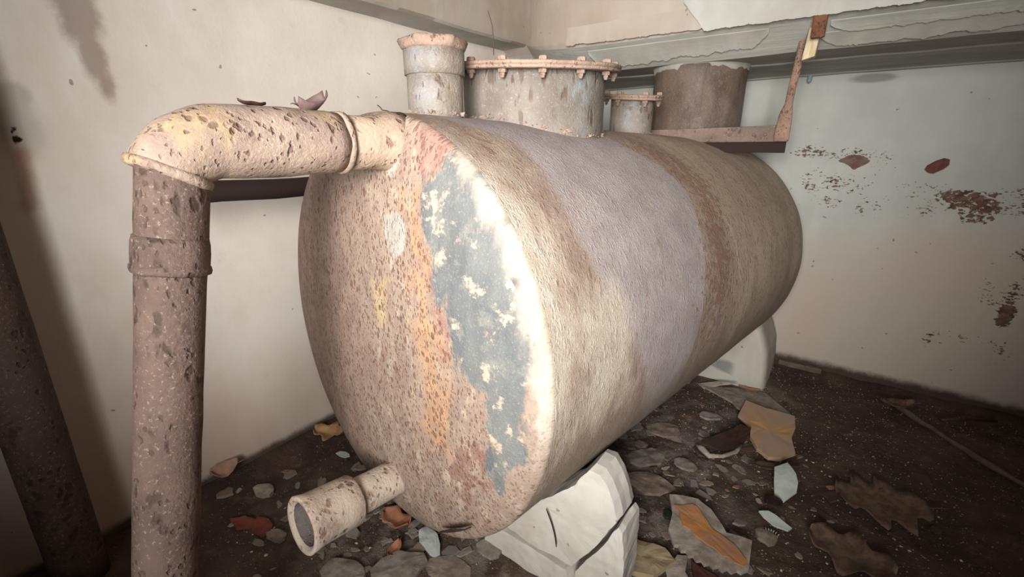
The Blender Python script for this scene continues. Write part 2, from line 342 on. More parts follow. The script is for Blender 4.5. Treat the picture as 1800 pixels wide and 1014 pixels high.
tag(mesh_obj('wall_front', *box(XL, 1.9, -1.42, -1.3, -.1, 2.5), M['wall_plain'], smooth=False), kind='structure')
tag(mesh_obj('ceiling', *box(XL - .12, 2.02, -1.42, YB + .12, 2.45, 2.57), M['wall_plain'], smooth=False), kind='structure')
# left ring beam: soffit strip + inner face, profile in (x,z) swept along y
def sweep_y(name, prof, ys, mat, jitter=.004, attrs=None):
    V = []; n = len(prof)
    for y in ys:
        for (x, z) in prof: V.append((x + jitter * mnoise.noise(Vector((x * 4, y * 6, z * 4))), y, z + jitter * mnoise.noise(Vector((x * 5, y * 6, z * 4 + 9)))))
    F = [(j * n + i, j * n + (i + 1) % n, (j + 1) * n + (i + 1) % n, (j + 1) * n + i) for j in range(len(ys) - 1) for i in range(n)]
    F += [tuple(range(n)), tuple((len(ys) - 1) * n + i for i in range(n - 1, -1, -1))]
    return mesh_obj(name, V, F, mat, smooth=False)
bl = sweep_y('ceiling_beam_left', [(-1.97, 1.84), (-1.85, 1.838), (-1.76, 1.843), (-1.69, 1.842), (-1.672, 1.85), (-1.668, 1.87), (-1.665, 1.95), (-1.66, 2.2), (-1.66, 2.45), (-1.97, 2.45)], np.linspace(-1.3, 2.47, 90), M['beam'])
bl['kind'] = 'structure'; bl.data.materials.append(M['soffit_left'])
for p in bl.data.polygons:
    if p.center.z + bl.location.z < 1.847 and abs(p.normal.z) > .5: p.material_index = 1
# back ring beam: face, chamfer, soffit, fillet; swept along x (front arris rises into the corner)
def back_prof(x):
    k = min(1, max(0, (-1.25 - x) / .42)); k = k * k
    return [(2.28 + .17 * k, 2.45), (2.275 + .17 * k, 2.1), (2.275 + .17 * k, 1.85), (2.28 + .17 * k, 1.79 + .055 * k), (2.29 + .17 * k, 1.768 + .07 * k), (2.37 + .13 * k, 1.718 + .09 * k), (2.425 + .11 * k, 1.683 + .1 * k), (2.44 + .11 * k, 1.6745 + .08 * k), (2.447 + .11 * k, 1.671 + .06 * k), (2.60 + .03 * k, 1.672), (2.715, 1.673), (2.725, 1.667), (2.95, 1.655), (3.03, 1.653), (3.05, 1.650), (3.056, 1.645), (3.09, 1.640), (3.2, 1.642), (3.2, 2.45)]
xs = np.linspace(XL - .05, 1.95, 120); V = []; n = len(back_prof(0))
for x in xs:
    for (y, z) in back_prof(x): V.append((x, y + .004 * mnoise.noise(Vector((x * 6, y * 5, z))), z + .004 * mnoise.noise(Vector((x * 5, y * 5, z + 4)))))
F = [(j * n + i, (j + 1) * n + i, (j + 1) * n + (i + 1) % n, j * n + (i + 1) % n) for j in range(len(xs) - 1) for i in range(n)] + [tuple(range(n)), tuple((len(xs) - 1) * n + i for i in range(n - 1, -1, -1))]
bb = mesh_obj('ceiling_beam_back', V, F, M['beam'], smooth=False); bb['kind'] = 'structure'; bb.data.materials.append(M['soffit'])
for p in bb.data.polygons:
    c = Vector(p.center) + bb.location
    if c.y > 2.30 + .17 * min(1, max(0, (-1.25 - c.x) / .42)) ** 2 and c.z < 1.80: p.material_index = 1
# flaking paint layers: thin slabs with ragged lower edge hanging on the beam
def flake_sheet(name, top, bot, off, thick, mat, parent, lab=None):
    """ragged slab between two polylines (3D), pushed out by off, with thickness"""
    n = len(top); V = []; F = []; off = np.array(off)
    no = off / np.linalg.norm(off)
    for layer in (0, thick):
        for i in range(n):
            a, b = np.array(top[i]), np.array(bot[i])
            for k in range(5):
                t = k / 4; V.append(tuple(a + (b - a) * t + off * (.3 + .7 * t ** 2) + no * layer))
    m = n * 5
    for i in range(n - 1):
        for k in range(4):
            a = i * 5 + k; F += [(a, a + 1, a + 6, a + 5), (m + a, m + a + 5, m + a + 6, m + a + 1)]
    for i in range(n - 1):
        a = i * 5; F += [(a, a + 5, m + a + 5, m + a), (a + 4, m + a + 4, m + a + 9, a + 9)]
    F += [tuple(range(0, 5)) + tuple(m + k for k in range(4, -1, -1)), tuple((n - 1) * 5 + k for k in range(4, -1, -1)) + tuple(m + (n - 1) * 5 + k for k in range(5))]
    o = mesh_obj(name, V, F, mat, parent, smooth=False)
    if lab: o['label'] = lab
    return o
def ragged(xa, xb, n, base, amp, fr, seed):
    xs = np.linspace(xa, xb, n)
    return xs, np.array([base(x) + amp * (mnoise.noise(Vector((x * fr, seed, 0))) + .6 * mnoise.noise(Vector((x * fr * 3.1, seed + 3, 0))) + .4 * mnoise.noise(Vector((x * fr * 9, seed + 6, 0)))) for x in xs])
# large white sheet on the beam face (upper right) whose lower edge stands off the face
xs, zs = ragged(-.72, .35, 220, lambda x: 1.762 + max(0, (-.62 - x)) * 1.2, .006, 14, 2)
flake_sheet('paint_sheet', [(x, 2.272, 2.05) for x in xs], [(x, 2.272, z) for x, z in zip(xs, zs)], (0, -.016, 0), .003, M['sheet'], bb, 'large white paint sheet lifting off the beam face')
xs, zs = ragged(-1.3, -.60, 150, lambda x: 1.772 + .02 * max(0, -x - 1), .006, 16, 5)
flake_sheet('paint_sheet', [(x, 2.274 + .17 * (max(0, (-1.25 - x) / .42)) ** 2, 1.86) for x in xs], [(x, 2.274, z) for x, z in zip(xs, zs)], (0, -.014, 0), .004, M['beam'], bb)
def taper(x, xs, y, y0=2.312):
    k = min(1, min(x - xs[0], xs[-1] - x) / .07 if xs[-1] < .9 else (x - xs[0]) / .07); return y0 + (y - y0) * max(0.02, k) ** .6
# wavy layers on the sloping soffit
def soff_z(y): return 1.768 - (y - 2.29) * .625 if y < 2.442 else 1.672
xs, ys = ragged(-1.2, -.38, 200, lambda x: 2.395 - .05 * (x + .8), .016, 10, 8)
flake_sheet('paint_layer', [(x, 2.31, soff_z(2.31)) for x in xs], [(x, taper(x, xs, y), soff_z(taper(x, xs, y))) for x, y in zip(xs, ys)], (0, 0, -.013), .003, M['sheet_grey'], bb)
xs, ys = ragged(-.17, 1.0, 260, lambda x: 2.352 - .01 * x, .012, 9, 11)
flake_sheet('paint_layer', [(x, 2.31, soff_z(2.31)) for x in xs], [(x, taper(x, xs, y), soff_z(taper(x, xs, y))) for x, y in zip(xs, ys)], (0, 0, -.013), .003, M['soffit'], bb)
xs, ys = ragged(-.2, 1.0, 260, lambda x: 2.418 - .03 * x, .012, 12, 14)
flake_sheet('paint_layer', [(x, 2.36, soff_z(2.36)) for x in xs], [(x, taper(x, xs, y, 2.362), soff_z(taper(x, xs, y, 2.362))) for x, y in zip(xs, ys)], (0, 0, -.010), .003, M['sheet_grey'], bb)
# ------------------------------------------------------------------ floor
def floor_z(x, y):
    p = Vector((x * 2.2, y * 2.2, 0)); z = .012 * mnoise.noise(p) + .010 * mnoise.noise(Vector((x * 9, y * 9, 3))) + .004 * mnoise.noise(Vector((x * 30, y * 30, 7)))
    z += .03 * max(0, 1 - (x - XL) / .14) + .02 * max(0, 1 - (YB - y) / .12)
    return z - .012
us = np.linspace(XL - .02, 1.92, 330); vs = np.linspace(-1.3, YB + .02, 380)
def floor_attrs(P):
    g = np.maximum.reduce([el(P, (-.62, 1.05), (.55, .6)), el(P, (-.45, 1.75), (.45, .75)), el(P, (-.25, 2.5), (.3, .35)), .7 * el(P, (-1.2, .7), (.5, .3)), .8 * el(P, (-.3, 1.3), (.4, .3))])
    return dict(grey=np.clip(g * 1.7, 0, 1))
grid_wall('floor', lambda u, v: (u, v, floor_z(u, v)), us, vs, M['soil'], floor_attrs, (0, 0, -.12))

# ------------------------------------------------------------------ the tank
ax_, az_, R, Y0, LEN, HD, FD, YAW, PIT, EX = -1.037, .757, .625, .814, 2.06, .08, .13, .137, -.026, .85
A = Vector((math.sin(YAW) * math.cos(PIT), math.cos(YAW) * math.cos(PIT), math.sin(PIT))); RX = Vector((math.cos(YAW), -math.sin(YAW), 0)); UP = RX.cross(A)
C0 = Vector((ax_, Y0, az_))
def TL(x, y, z): return C0 + RX * x + A * y + UP * z           # tank-local point -> world
tank = empty('storage_tank', TL(0, LEN / 2, -R), 'large rusted horizontal steel tank with peeling grey and purple paint', 'tank')
SEG = 220
def revolve(name, prof, mat, attr_fn, uvfn, seg=SEG, amp=.0018):
    V = []; F = []; Lc = []; n = len(prof)
    for (y, r) in prof:
        for k in range(seg):
            th = -math.pi + 2 * math.pi * k / seg
            rr = r + amp * min(1, r / .1) * mnoise.noise(Vector((r * math.sin(th) * 9, y * 9, r * math.cos(th) * 9)))
            Lc.append((rr * math.sin(th), y, rr * math.cos(th), th)); V.append(tuple(TL(*Lc[-1][:3])))
    for i in range(n - 1):
        for k in range(seg): F.append((i * seg + k, (i + 1) * seg + k, (i + 1) * seg + (k + 1) % seg, i * seg + (k + 1) % seg))
    Lc = np.array(Lc)
    return mesh_obj(name, V, F, mat, tank, attrs=attr_fn(Lc), uv=uvfn(Lc))
t_ = np.linspace(.0008, math.pi / 2, 90)
hp = [(-HD * math.cos(s) ** EX, R * math.sin(s) ** EX) for s in t_]
HZ = dict(
    blue=[(.26, .472), (.327, .493), (.388, .49), (.447, .437), (.498, .378), (.535, .304), (.558, .239), (.585, .16), (.595, .064), (.585, -.017), (.562, -.112), (.521, -.19), (.497, -.25), (.480, -.20), (.487, -.11), (.47, .003), (.379, .037), (.371, .15), (.313, .218), (.294, .309), (.26, .369)],
    orange=[(.193, .442), (.249, .446), (.27, .331), (.285, .198), (.334, .096), (.379, -.037), (.36, -.22), (.23, -.22), (.245, -.089), (.223, .064), (.207, .239)],
    yellow=[(.043, .191), (.118, .207), (.108, .095), (.063, .05)],
    red=[(.201, .578), (.25, .60), (.309, .536), (.299, .486), (.254, .46), (.224, .50)],
    red2=[(.25, .329), (.289, .308), (.361, .161), (.379, .037), (.32, .034), (.291, .17)],
    spots=[(.306, -.163), (.467, -.062), (.52, -.183), (.53, -.263), (.40, -.40), (.297, -.30)],
    grey2=[(.109, .37), (.167, .383), (.2, .357), (.195, .293), (.15, .26), (.108, .325)],
    greytop=[(.051, .66), (.113, .66), (.19, .496), (.16, .45), (.094, .44)])
def head_attrs(Lc):
    P = Lc[:, [0, 2]]; r = np.hypot(P[:, 0], P[:, 1]); th = Lc[:, 3]
    rim = np.clip((r - .55) / .06, 0, 1); a = np.exp(-((th - 1.25) / .75) ** 2)
    return dict(blue=pm(P, HZ['blue'], .16), orange=.85 * pm(P, HZ['orange'], .2), yellow=pm(P, HZ['yellow'], .1), red=np.maximum.reduce([pm(P, HZ['red'], .06), .8 * pm(P, HZ['red2'], .08), .4 * pm(P, HZ['spots'], .1)]),
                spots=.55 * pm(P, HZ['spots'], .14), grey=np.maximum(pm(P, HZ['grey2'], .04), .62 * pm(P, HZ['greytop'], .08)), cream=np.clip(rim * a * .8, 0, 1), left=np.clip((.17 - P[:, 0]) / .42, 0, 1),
                pits=np.clip(1.0 - .75 * rim * a - .9 * pm(P, HZ['blue'], .05), .05, 1))
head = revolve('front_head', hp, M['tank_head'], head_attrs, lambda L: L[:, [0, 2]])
def shell_attrs(Lc):
    y, th = Lc[:, 1], Lc[:, 3]; P = np.stack([y, th], 1)
    pst = np.interp(th, [-.5, .293, .45, .74, 1.0, 1.25, 1.466, 1.75, 1.93, 2.2], [.05, .10, .20, .19, .18, .24, .33, .44, .50, .6])
    pen = np.interp(th, [-.5, .5, .66, .85, 1.13, 1.36, 1.63, 1.86], [.7, .75, .845, .883, .83, .78, .745, .71])
    pu = np.minimum(np.clip(.5 + (y - pst) / .22, 0, 1), np.clip(.5 + (pen - y) / .05, 0, 1))
    cr = np.clip(1 - y / .16, 0, 1) * np.exp(-((th - 1.15) / .75) ** 2)
    cr = np.maximum(cr, .85 * np.clip(1 - abs(y - .2) / .25, 0, 1) * np.clip((th - 1.0) / .3, 0, 1) * np.clip((1.95 - th) / .3, 0, 1))
    mk = .66 * np.clip(1 - abs(y - pen - .13) / .24, 0, 1) * np.clip((th - .1) / .4, 0, 1) * np.clip((1.9 - th) / .4, 0, 1)
    mk = np.maximum(mk, .48 * np.clip(1 - abs(y - .09) / .12, 0, 1) * np.clip(1 - abs(th - .45) / .5, 0, 1))
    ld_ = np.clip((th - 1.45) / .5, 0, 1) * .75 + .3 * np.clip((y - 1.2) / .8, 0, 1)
    return dict(purple=pu, cream=cr, marks=mk, lowdark=ld_, far=np.clip((y - .9) / .3, 0, 1), pits=np.where(y < .35, .38, np.where(y > pen, .6, .34)))
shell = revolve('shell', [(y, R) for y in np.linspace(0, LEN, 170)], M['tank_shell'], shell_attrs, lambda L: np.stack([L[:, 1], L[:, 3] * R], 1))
fp = [(LEN + FD * math.cos(s) ** .85, R * math.sin(s) ** .85) for s in t_[::-1][::3]] + [(LEN + FD, .0005)]
fh = revolve('rear_head', fp, M['tank_shell'], lambda L: dict(purple=0 * L[:, 0], cream=0 * L[:, 0], marks=0 * L[:, 0], lowdark=.6 + 0 * L[:, 0], far=1 + 0 * L[:, 0], pits=.4 + 0 * L[:, 0]), lambda L: L[:, [0, 2]], 120)
# corroded hole low on the front head: dark gap under a curled ragged lip
def lip():
    V = []; F = []; n = 26
    for i in range(n):
        x = .295 + .12 * i / (n - 1); z = -math.sqrt(.575 ** 2 - x * x); s = math.sin(math.pi * i / (n - 1))
        h = .014 * s * (1 + .5 * mnoise.noise(Vector((i * .7, 0, 0))))
        for dz, dy in ((-.006, -.052), (-.002 + h * .1, -.064), (h, -.0745)): V.append(tuple(TL(x, dy, z + dz)))
    for i in range(n - 1):
        for k in range(2): F.append((i * 3 + k, i * 3 + 3 + k, i * 3 + 4 + k, i * 3 + 1 + k))
    return V, F
o = mesh_obj('corroded_gap', *lip(), M['black'], tank); o['label'] = 'ragged black rust hole at the bottom of the head'
s_ = o.modifiers.new('solid', 'SOLIDIFY'); s_.thickness = .003
# weld/rust crumbs around the neck bases (flaky scale collars)
def crumbs(center, rad, n, name, seed, amp=.008):
    r_ = random.Random(seed); V = []; F = []
    for i in range(n):
        a = r_.uniform(0, 2 * math.pi); p = TL(center[0] + rad * math.sin(a), center[1] - rad * math.cos(a), 0); x = center[0] + rad * math.sin(a); z = math.sqrt(max(.01, R * R - x * x))
        p = TL(x, center[1] - rad * math.cos(a), z + .003); s = r_.uniform(.3, 1) * amp
        q = [p + Vector((r_.uniform(-s, s), r_.uniform(-s, s), r_.uniform(-.2 * s, 1.6 * s))) for _ in range(4)]
        k = len(V); V += [tuple(v) for v in q]; F += [(k, k + 1, k + 2), (k, k + 2, k + 3), (k, k + 3, k + 1), (k + 1, k + 3, k + 2)]
    return tag(mesh_obj(name, V, F, M['flange'], tank, smooth=False), kind='stuff')
# --- vent stub with cap
t0 = .189; vb = TL(0, t0, R - .05); UV = Vector((0, 0, 1))
vent = mesh_obj('vent_pipe', *lathe(vb, UV, [(0, .078), (.1, .0785), (.158, .0785)], wob=.0015), M['neck_grey'], tank)
mesh_obj('sleeve', *lathe(vb + UV * .156, UV, [(0, .080), (.001, .0845), (.03, .085), (.064, .085), (.065, .08)], wob=.0015), M['neck_grey'], vent)
# hexagonal plug cap, slightly tapered
def hexcap(o, r0, h, top):
    V = []; F = []; n = 48
    for (z, k, rr) in [(0, 0, r0 * .93), (.004, 0, r0), (.012, .35, r0 * 1.02), (h - .006, 1, r0 * 1.03), (h, 1, r0 * .99), (h + .003, 1, top)]:
        for i in range(n):
            a = 2 * math.pi * i / n; d = ((a + math.pi / 6) % (math.pi / 3)) - math.pi / 6; hexr = rr * .93 / math.cos(d); r = rr * (1 - k) + hexr * k
            p = Vector((o.x + r * math.cos(a + .3), o.y + r * math.sin(a + .3), o.z + z)); p += Vector((1, 1, .5)) * .002 * N3(p, 30); V.append(tuple(p))
    for i in range(5):
        for k in range(n): F.append((i * n + k, i * n + (k + 1) % n, (i + 1) * n + (k + 1) % n, (i + 1) * n + k))
    F += [tuple(range(n - 1, -1, -1)), tuple(5 * n + k for k in range(n))]; return V, F
mesh_obj('cap', *hexcap(vb + UV * .219, .089, .030, .05), M['flange'], vent)
crumbs((0, t0), .08, 50, 'rust_crumbs', 1, .010)
# --- manhole neck with bolted lid
t1 = .617; mb = TL(0, t1, R - .11); MU = Vector((.02, -.02, 1)).normalized()
man = mesh_obj('manhole_neck', *lathe(mb, UV, [(0, .242), (.06, .243), (.14, .2435), (.20, .244), (.278, .245)], 96, wob=.002), M['neck'], tank)
mz = 1.5255 - mb.z
FT = Vector((.06, -.065, 1)).normalized()
lidc = mb + UV * (1.534 - mb.z)
lid = mesh_obj('manhole_lid', *lathe(lidc, FT, [(0, .24), (.0005, .288), (.002, .292), (.009, .293), (.0100, .288), (.0105, .288), (.0115, .2935), (.019, .294), (.022, .290), (.0225, .12)], 110, wob=.0025, ws=40), M['flange'], man)
def bolt(c, up, s=1.0):
    """one turned profile: stud tip, nut, shank through the flange, hex head"""
    return lathe(c, up, [(-.025, .0055 * s), (-.019, .0072 * s), (-.0175, .0085 * s), (-.0115, .0085 * s), (-.011, .0135 * s), (-.001, .0138 * s), (-.0005, .007 * s), (.0215, .007 * s), (.022, .0138 * s), (.031, .0135 * s), (.034, .010 * s)], 6, .0018)
u_ = FT.orthogonal().normalized(); v_ = FT.cross(u_)
for k in range(14):
    a = 2 * math.pi * k / 14 + .12; c = lidc + (u_ * math.cos(a) + v_ * math.sin(a)) * .270
    b_ = mesh_obj('bolt', *bolt(c, FT), M['flange'], man, smooth=False)
crumbs((0, t1), .247, 170, 'rust_crumbs', 2, .012)
# --- small flanged neck
t2 = 1.288; sb = TL(0, t2, R - .06)
sm = mesh_obj('small_neck', *lathe(sb, UV, [(0, .093), (.1, .094), (1.497 - sb.z, .094)], 48, wob=.0015), M['neck_grey'], tank)
FT2 = Vector((.08, -.07, 1)).normalized(); sc_ = sb + UV * (1.490 - sb.z)
sl = mesh_obj('blind_flange', *lathe(sc_, FT2, [(0, .09), (.0005, .130), (.002, .133), (.009, .133), (.0095, .128), (.0105, .128), (.0115, .134), (.019, .134), (.022, .130), (.0225, .05)], 64, wob=.002, ws=40), M['flange'], sm)
u2 = FT2.orthogonal().normalized(); v2 = FT2.cross(u2)
for k in range(6):
    a = 2 * math.pi * k / 6 + .62; c = sc_ + (u2 * math.cos(a) + v2 * math.sin(a)) * .114
    mesh_obj('bolt', *bolt(c, FT2, .9), M['flange'], sm, smooth=False)
crumbs((0, t2), .096, 30, 'rust_crumbs', 3, .006)
# --- drain pipe low on the front head
DR = Vector((-.025, -.335, .037)).normalized(); d0 = Vector((-.985, .78, .303))
drain = mesh_obj('drain_pipe', *lathe(d0, DR, [(0, .064), (.02, .058), (.05, .0545), (.14, .055), (.25, .055), (.25, .045), (.05, .045)], 40, wob=.004, ws=30, cap=(False, False)), M['drain'], tank)
def socket(o, ax, R0):
    return lathe(o, ax, [(0, .054), (.001, R0 - .004), (.006, R0), (.05, R0), (.10, R0 + .001), (.125, R0 + .003), (.150, R0 + .008), (.154, R0 + .005), (.152, R0 - .006), (.13, R0 - .011), (.0, .045)], 44, wob=.003, ws=26, cap=(False, False))
mesh_obj('socket', *socket(d0 + DR * .185, DR, .0715), M['drain'], drain)
mesh_obj('bore', *lathe(d0 + DR * .20, DR, [(0, .047), (.1, .055), (.13, .058)], 32, cap=(True, False)), M['inside'], drain)

# ------------------------------------------------------------------ inlet pipe: stub, elbow, downpipe
inlet = empty('inlet_pipe', (-1.0, .04, 0), 'thick rusty pipe bending from the tank top down to the floor', 'pipe')
s0 = TL(.10, -.055, .545); PD = Vector((-.11, -1, .0)).normalized()
mesh_obj('stub', *lathe(s0 - PD * .05, PD, [(0, .072), (.045, .069), (.06, .0635), (.09, .0605), (.28, .0605)], 44, wob=.002), M['pipe_stub'], inlet)
e0 = s0 + PD * .115
BR = .10; ec = s0 + PD * .355; path = [e0 + (ec - e0) * k / 8 for k in range(9)]; SW = math.radians(66)
for k in range(1, 15):
    a = SW * k / 14; path.append(ec + PD * BR * math.sin(a) + Vector((0, 0, -BR * (1 - math.cos(a)))))
rad = [.064, .067, .0675, .068, .0683, .0685, .0685, .0685, .068] + [.068 - .004 * k / 14 for k in range(1, 15)]
elbow = mesh_obj('elbow', *tube(path, rad, 48, wob=.003, ws=18), M['pipe_elbow'], inlet)
en = path[-1]; ed = (path[-1] - path[-2]).normalized()
mesh_obj('elbow_lip', *lathe(en - ed * .016, ed, [(0, .062), (.001, .0670), (.008, .0685), (.014, .068), (.018, .062)], 48, wob=.003, ws=22), M['pipe_elbow'], elbow)
mesh_obj('collar_lip', *lathe(e0 - PD * .010, PD, [(0, .062), (.001, .0665), (.007, .0685), (.012, .068), (.016, .064)], 44, wob=.004, ws=25), M['pipe_elbow'], elbow)
dp0 = en - ed * .03 + Vector((0, 0, 0)); dp1 = Vector((dp0.x + .01, .055, -.02)); DD = (dp1 - dp0).normalized(); dl = (dp1 - dp0).length
down = mesh_obj('downpipe', *tube([dp0 + DD * dl * k / 24 for k in range(25)], [.0565] * 4 + [.0548] * 21, 48, wob=.0015), M['pipe_down'], inlet)
cpos = .135
mesh_obj('socket', *lathe(dp0 + DD * cpos, DD, [(0, .054), (.001, .0575), (.012, .0598), (.03, .0605), (.052, .0605), (.054, .0625), (.060, .0635), (.066, .062), (.069, .055)], 48, wob=.0025, ws=30), M['pipe_down'], down)
# second pipe at the left edge
p2 = mesh_obj('standpipe', *tube([Vector((-1.755, .120 - .028 * k / 30, 2.46 - 2.47 * k / 30)) for k in range(31)], .067, 40, wob=.0012), M['pipe_dark'])
tag(p2, 'dark rusty vertical pipe against the left wall at the photo edge', 'pipe')

# dark pipe running along the left wall behind the elbow and the tank shoulder
hp_ = mesh_obj('wall_pipe', *tube([Vector((-1.62, .47 + 1.75 * k / 20, 1.154 + .004 * math.sin(k))) for k in range(21)], .034, 28, wob=.002), M['black'])
tag(hp_, 'dark blackened horizontal pipe between the left wall and the tank, under the elbow', 'pipe')
# ------------------------------------------------------------------ wide flue
dirf = Vector((-.2575, .966, 0)); fc = Vector((-.735, 2.675, 0))
def flue():
    V, F = lathe((fc.x, fc.y, 1.24), (0, 0, 1), [(0, .226), (.1, .226), (.2, .226), (.3, .226), (.40, .226), (.445, .226)], 96, wob=.002, ws=8)
    return V, F
fl = mesh_obj('flue_pipe', *flue(), M['flue']); tag(fl, 'wide dark brown steel flue rising from the tank into the soffit', 'pipe')
# ragged plaster collar where the flue meets the soffit
V = []; F = []; n = 90
for i in range(n + 1):
    a = -math.pi + 2 * math.pi * i / n; d = Vector((math.sin(a), -math.cos(a), 0))
    h = .022 + .014 * mnoise.noise(Vector((d.x * 3, d.y * 3, 2))) + .010 * mnoise.noise(Vector((d.x * 11, d.y * 11, 5)))
    if abs(a - .15) < .32: h *= .25
    zt = soff_z(max(2.43, fc.y + d.y * .23)) + .012
    V += [tuple(fc + d * .2275 + Vector((0, 0, zt - .012 - h))), tuple(fc + d * (.231 + .002 * mnoise.noise(d * 9)) + Vector((0, 0, zt - .014 - h * .7))), tuple(fc + d * .238 + Vector((0, 0, zt)))]
for i in range(n):
    for k in range(2): F.append((i * 3 + k, i * 3 + 3 + k, i * 3 + 4 + k, i * 3 + 1 + k))
pc = mesh_obj('plaster_collar', V, F, M['sheet_grey'], fl); pc['label'] = 'ragged grey plaster collar'

# ------------------------------------------------------------------ hanger: bar, rod, rivets
hg = empty('hanger_bracket', (-.27, 2.42, 1.30), 'rusty flat bar and hanging rod right of the flue', 'bracket')
b0, b1 = Vector((-.875, 2.40, 0)), Vector((-.258, 2.42, 0)); bd = (b1 - b0).normalized(); bn = Vector((bd.y, -bd.x, 0))
def barbox(p, q, z0a, z1a, z0b, z1b, th, off=0):
    V = []
    for (c, za, zb) in ((p, z0a, z1a), (q, z0b, z1b)):
        for s in (0, th):
            for z in (za, zb): V.append(tuple(c + bn * (off - s) + Vector((0, 0, z))))
    return V, [(0, 1, 3, 2), (4, 6, 7, 5), (0, 4, 5, 1), (2, 3, 7, 6), (0, 2, 6, 4), (1, 5, 7, 3)]
bar = bev(mesh_obj('bar', *barbox(b0, b1, 1.306, 1.368, 1.310, 1.380, .010), M['bar'], hg, smooth=False), .003)
bf = bev(mesh_obj('lower_flange', *barbox(Vector((-.60, 2.4075, 0)), b1 + bd * -.004, 1.262, 1.309, 1.262, 1.312, .008, -.016), M['black'], hg, smooth=False), .002); bf['label'] = 'blackened lower flange behind the bar'
for (x, z) in ((-.497, 1.341), (-.395, 1.340), (-.349, 1.340), (-.288, 1.342)):
    p = b0 + bd * ((x - b0.x) / bd.x) + Vector((0, 0, z))
    mesh_obj('rivet', *lathe(p - bn * .002, bn, [(0, .008), (.003, .0078), (.006, .005), (.0068, .002)], 14), M['bar'], hg)
# rod: round above, hammered flat below, foot bolted to the bar
rp = [(-.258, 1.735), (-.262, 1.66), (-.268, 1.58), (-.2735, 1.52), (-.2745, 1.47), (-.276, 1.455), (-.279, 1.425), (-.2805, 1.38), (-.281, 1.335), (-.280, 1.312)]
rw = [.0165, .0165, .0158, .0155, .0155, .0175, .0255, .0285, .030, .029]; rt = [.011, .011, .011, .0105, .010, .008, .006, .0055, .005, .005]
V = []; F = []; sg = 16
for (x, z), w_, t in zip(rp, rw, rt):
    for k in range(sg):
        a = 2 * math.pi * k / sg; p = Vector((x + w_ * math.cos(a), 2.402 - .012 * max(0, (z - 1.45)) + t * math.sin(a), z)); V.append(tuple(p + Vector((1, 1, 0)) * .0012 * N3(p, 40)))
for i in range(len(rp) - 1):
    for k in range(sg): F.append((i * sg + k, i * sg + (k + 1) % sg, (i + 1) * sg + (k + 1) % sg, (i + 1) * sg + k))
F += [tuple(range(sg)), tuple((len(rp) - 1) * sg + k for k in range(sg - 1, -1, -1))]
mesh_obj('rod', V, F, M['rod'], hg)
lug = bev(mesh_obj('rust_block', *roughen_box if False else box(-.224, -.178, 2.252, 2.274, 1.686, 1.766), M['rust_block'], hg, smooth=False), .006); lug['label'] = 'red-brown rusty block at the top of the rod'
V, F = box(-.236, -.196, 2.305, 2.345, 1.618, 1.735); V = [(x - (.010 if z < 1.65 else 0) + (.004 if x > -.22 and z < 1.65 else 0), y, z + (.012 if z < 1.65 and x > -.22 else 0)) for x, y, z in V]
wd = bev(mesh_obj('wooden_wedge', V, F, M['wood'], smooth=False), .003); tag(wd, 'pale split wooden wedge jammed beside the hanging rod', 'wedge')
nub = mesh_obj('paint_drip', *lathe((-.272, 3.066, 1.665), (0, -.25, -1), [(0, .004), (.008, .009), (.025, .0115), (.042, .012), (.052, .010), (.058, .005)], 18), simple('blue_grey_gloss', (140, 152, 158), (124, 136, 142), 30, .35)); tag(nub, 'small blue-grey paint drip hanging on the back wall beside the rod', 'drip')
# lifted curl of bluish paint behind the rod
o = flake_sheet('paint_curl', [(x, 2.33, 1.757) for x in np.linspace(-.40, -.22, 20)], [(x, 2.33 + .085 * math.sin((i + .5) / 20 * math.pi * .62) + .004 * mnoise.noise(Vector((i * .8, 0, 0))), 1.752 - .025 * i / 20) for i, x in enumerate(np.linspace(-.40, -.22, 20))], (0, 0, -.012), .0025, simple('bluish_white_paint', (188, 194, 202), (172, 178, 186), 20), bb, 'bluish curl of peeling paint behind the rod')

# ------------------------------------------------------------------ concrete supports
def extrude_y(poly, y0, y1, ny=10, sub=6, amp=.006, sc=9, seed=1, shrink=0):
    """closed (x,z) polygon extruded along y, edges subdivided and roughened; end faces filled as fans of rings"""
    P = []
    for a, b in zip(poly, poly[1:] + poly[:1]):
        for k in range(sub): P.append((a[0] + (b[0] - a[0]) * k / sub, a[1] + (b[1] - a[1]) * k / sub))
    n = len(P); c = np.mean(P, 0); V = []; F = []
    rings = []
    for k in np.linspace(.1, .94, 9): rings.append([(c[0] + (x - c[0]) * k, y0, c[1] + (z - c[1]) * k) for x, z in P])
    for j in range(ny + 1):
        t = j / ny; e = .97 if j in (0, ny) else 1.0
        rings.append([(c[0] + (x - c[0]) * e, y0 + (y1 - y0) * t, c[1] + (z - c[1]) * e) for x, z in P])
    for k in (.6,): rings.append([(c[0] + (x - c[0]) * k, y1, c[1] + (z - c[1]) * k) for x, z in P])
    for r in rings: V += r
    for i in range(len(rings) - 1):
        for k in range(n): F.append((i * n + k, (i + 1) * n + k, (i + 1) * n + (k + 1) % n, i * n + (k + 1) % n))
    V = roughen(V, amp, sc, seed, amp * .4); V[:, 2] = np.maximum(V[:, 2], min(z for x, z in poly))
    V = [tuple(v) for v in V]
    V.append((c[0], y0, c[1])); F += [(len(V) - 1, k, (k + 1) % n) for k in range(n)]
    V.append((c[0], y1, c[1])); F += [(len(V) - 1, (len(rings) - 1) * n + (k + 1) % n, (len(rings) - 1) * n + k) for k in range(n)]
    return V, F
sd1 = empty('concrete_chock', (-.55, 1.08, 0), 'cracked white concrete block under the near end of the tank', 'block')
arc = [(-.765, .163), (-.70, .198), (-.62, .250), (-.54, .322), (-.47, .400), (-.425, .475)]
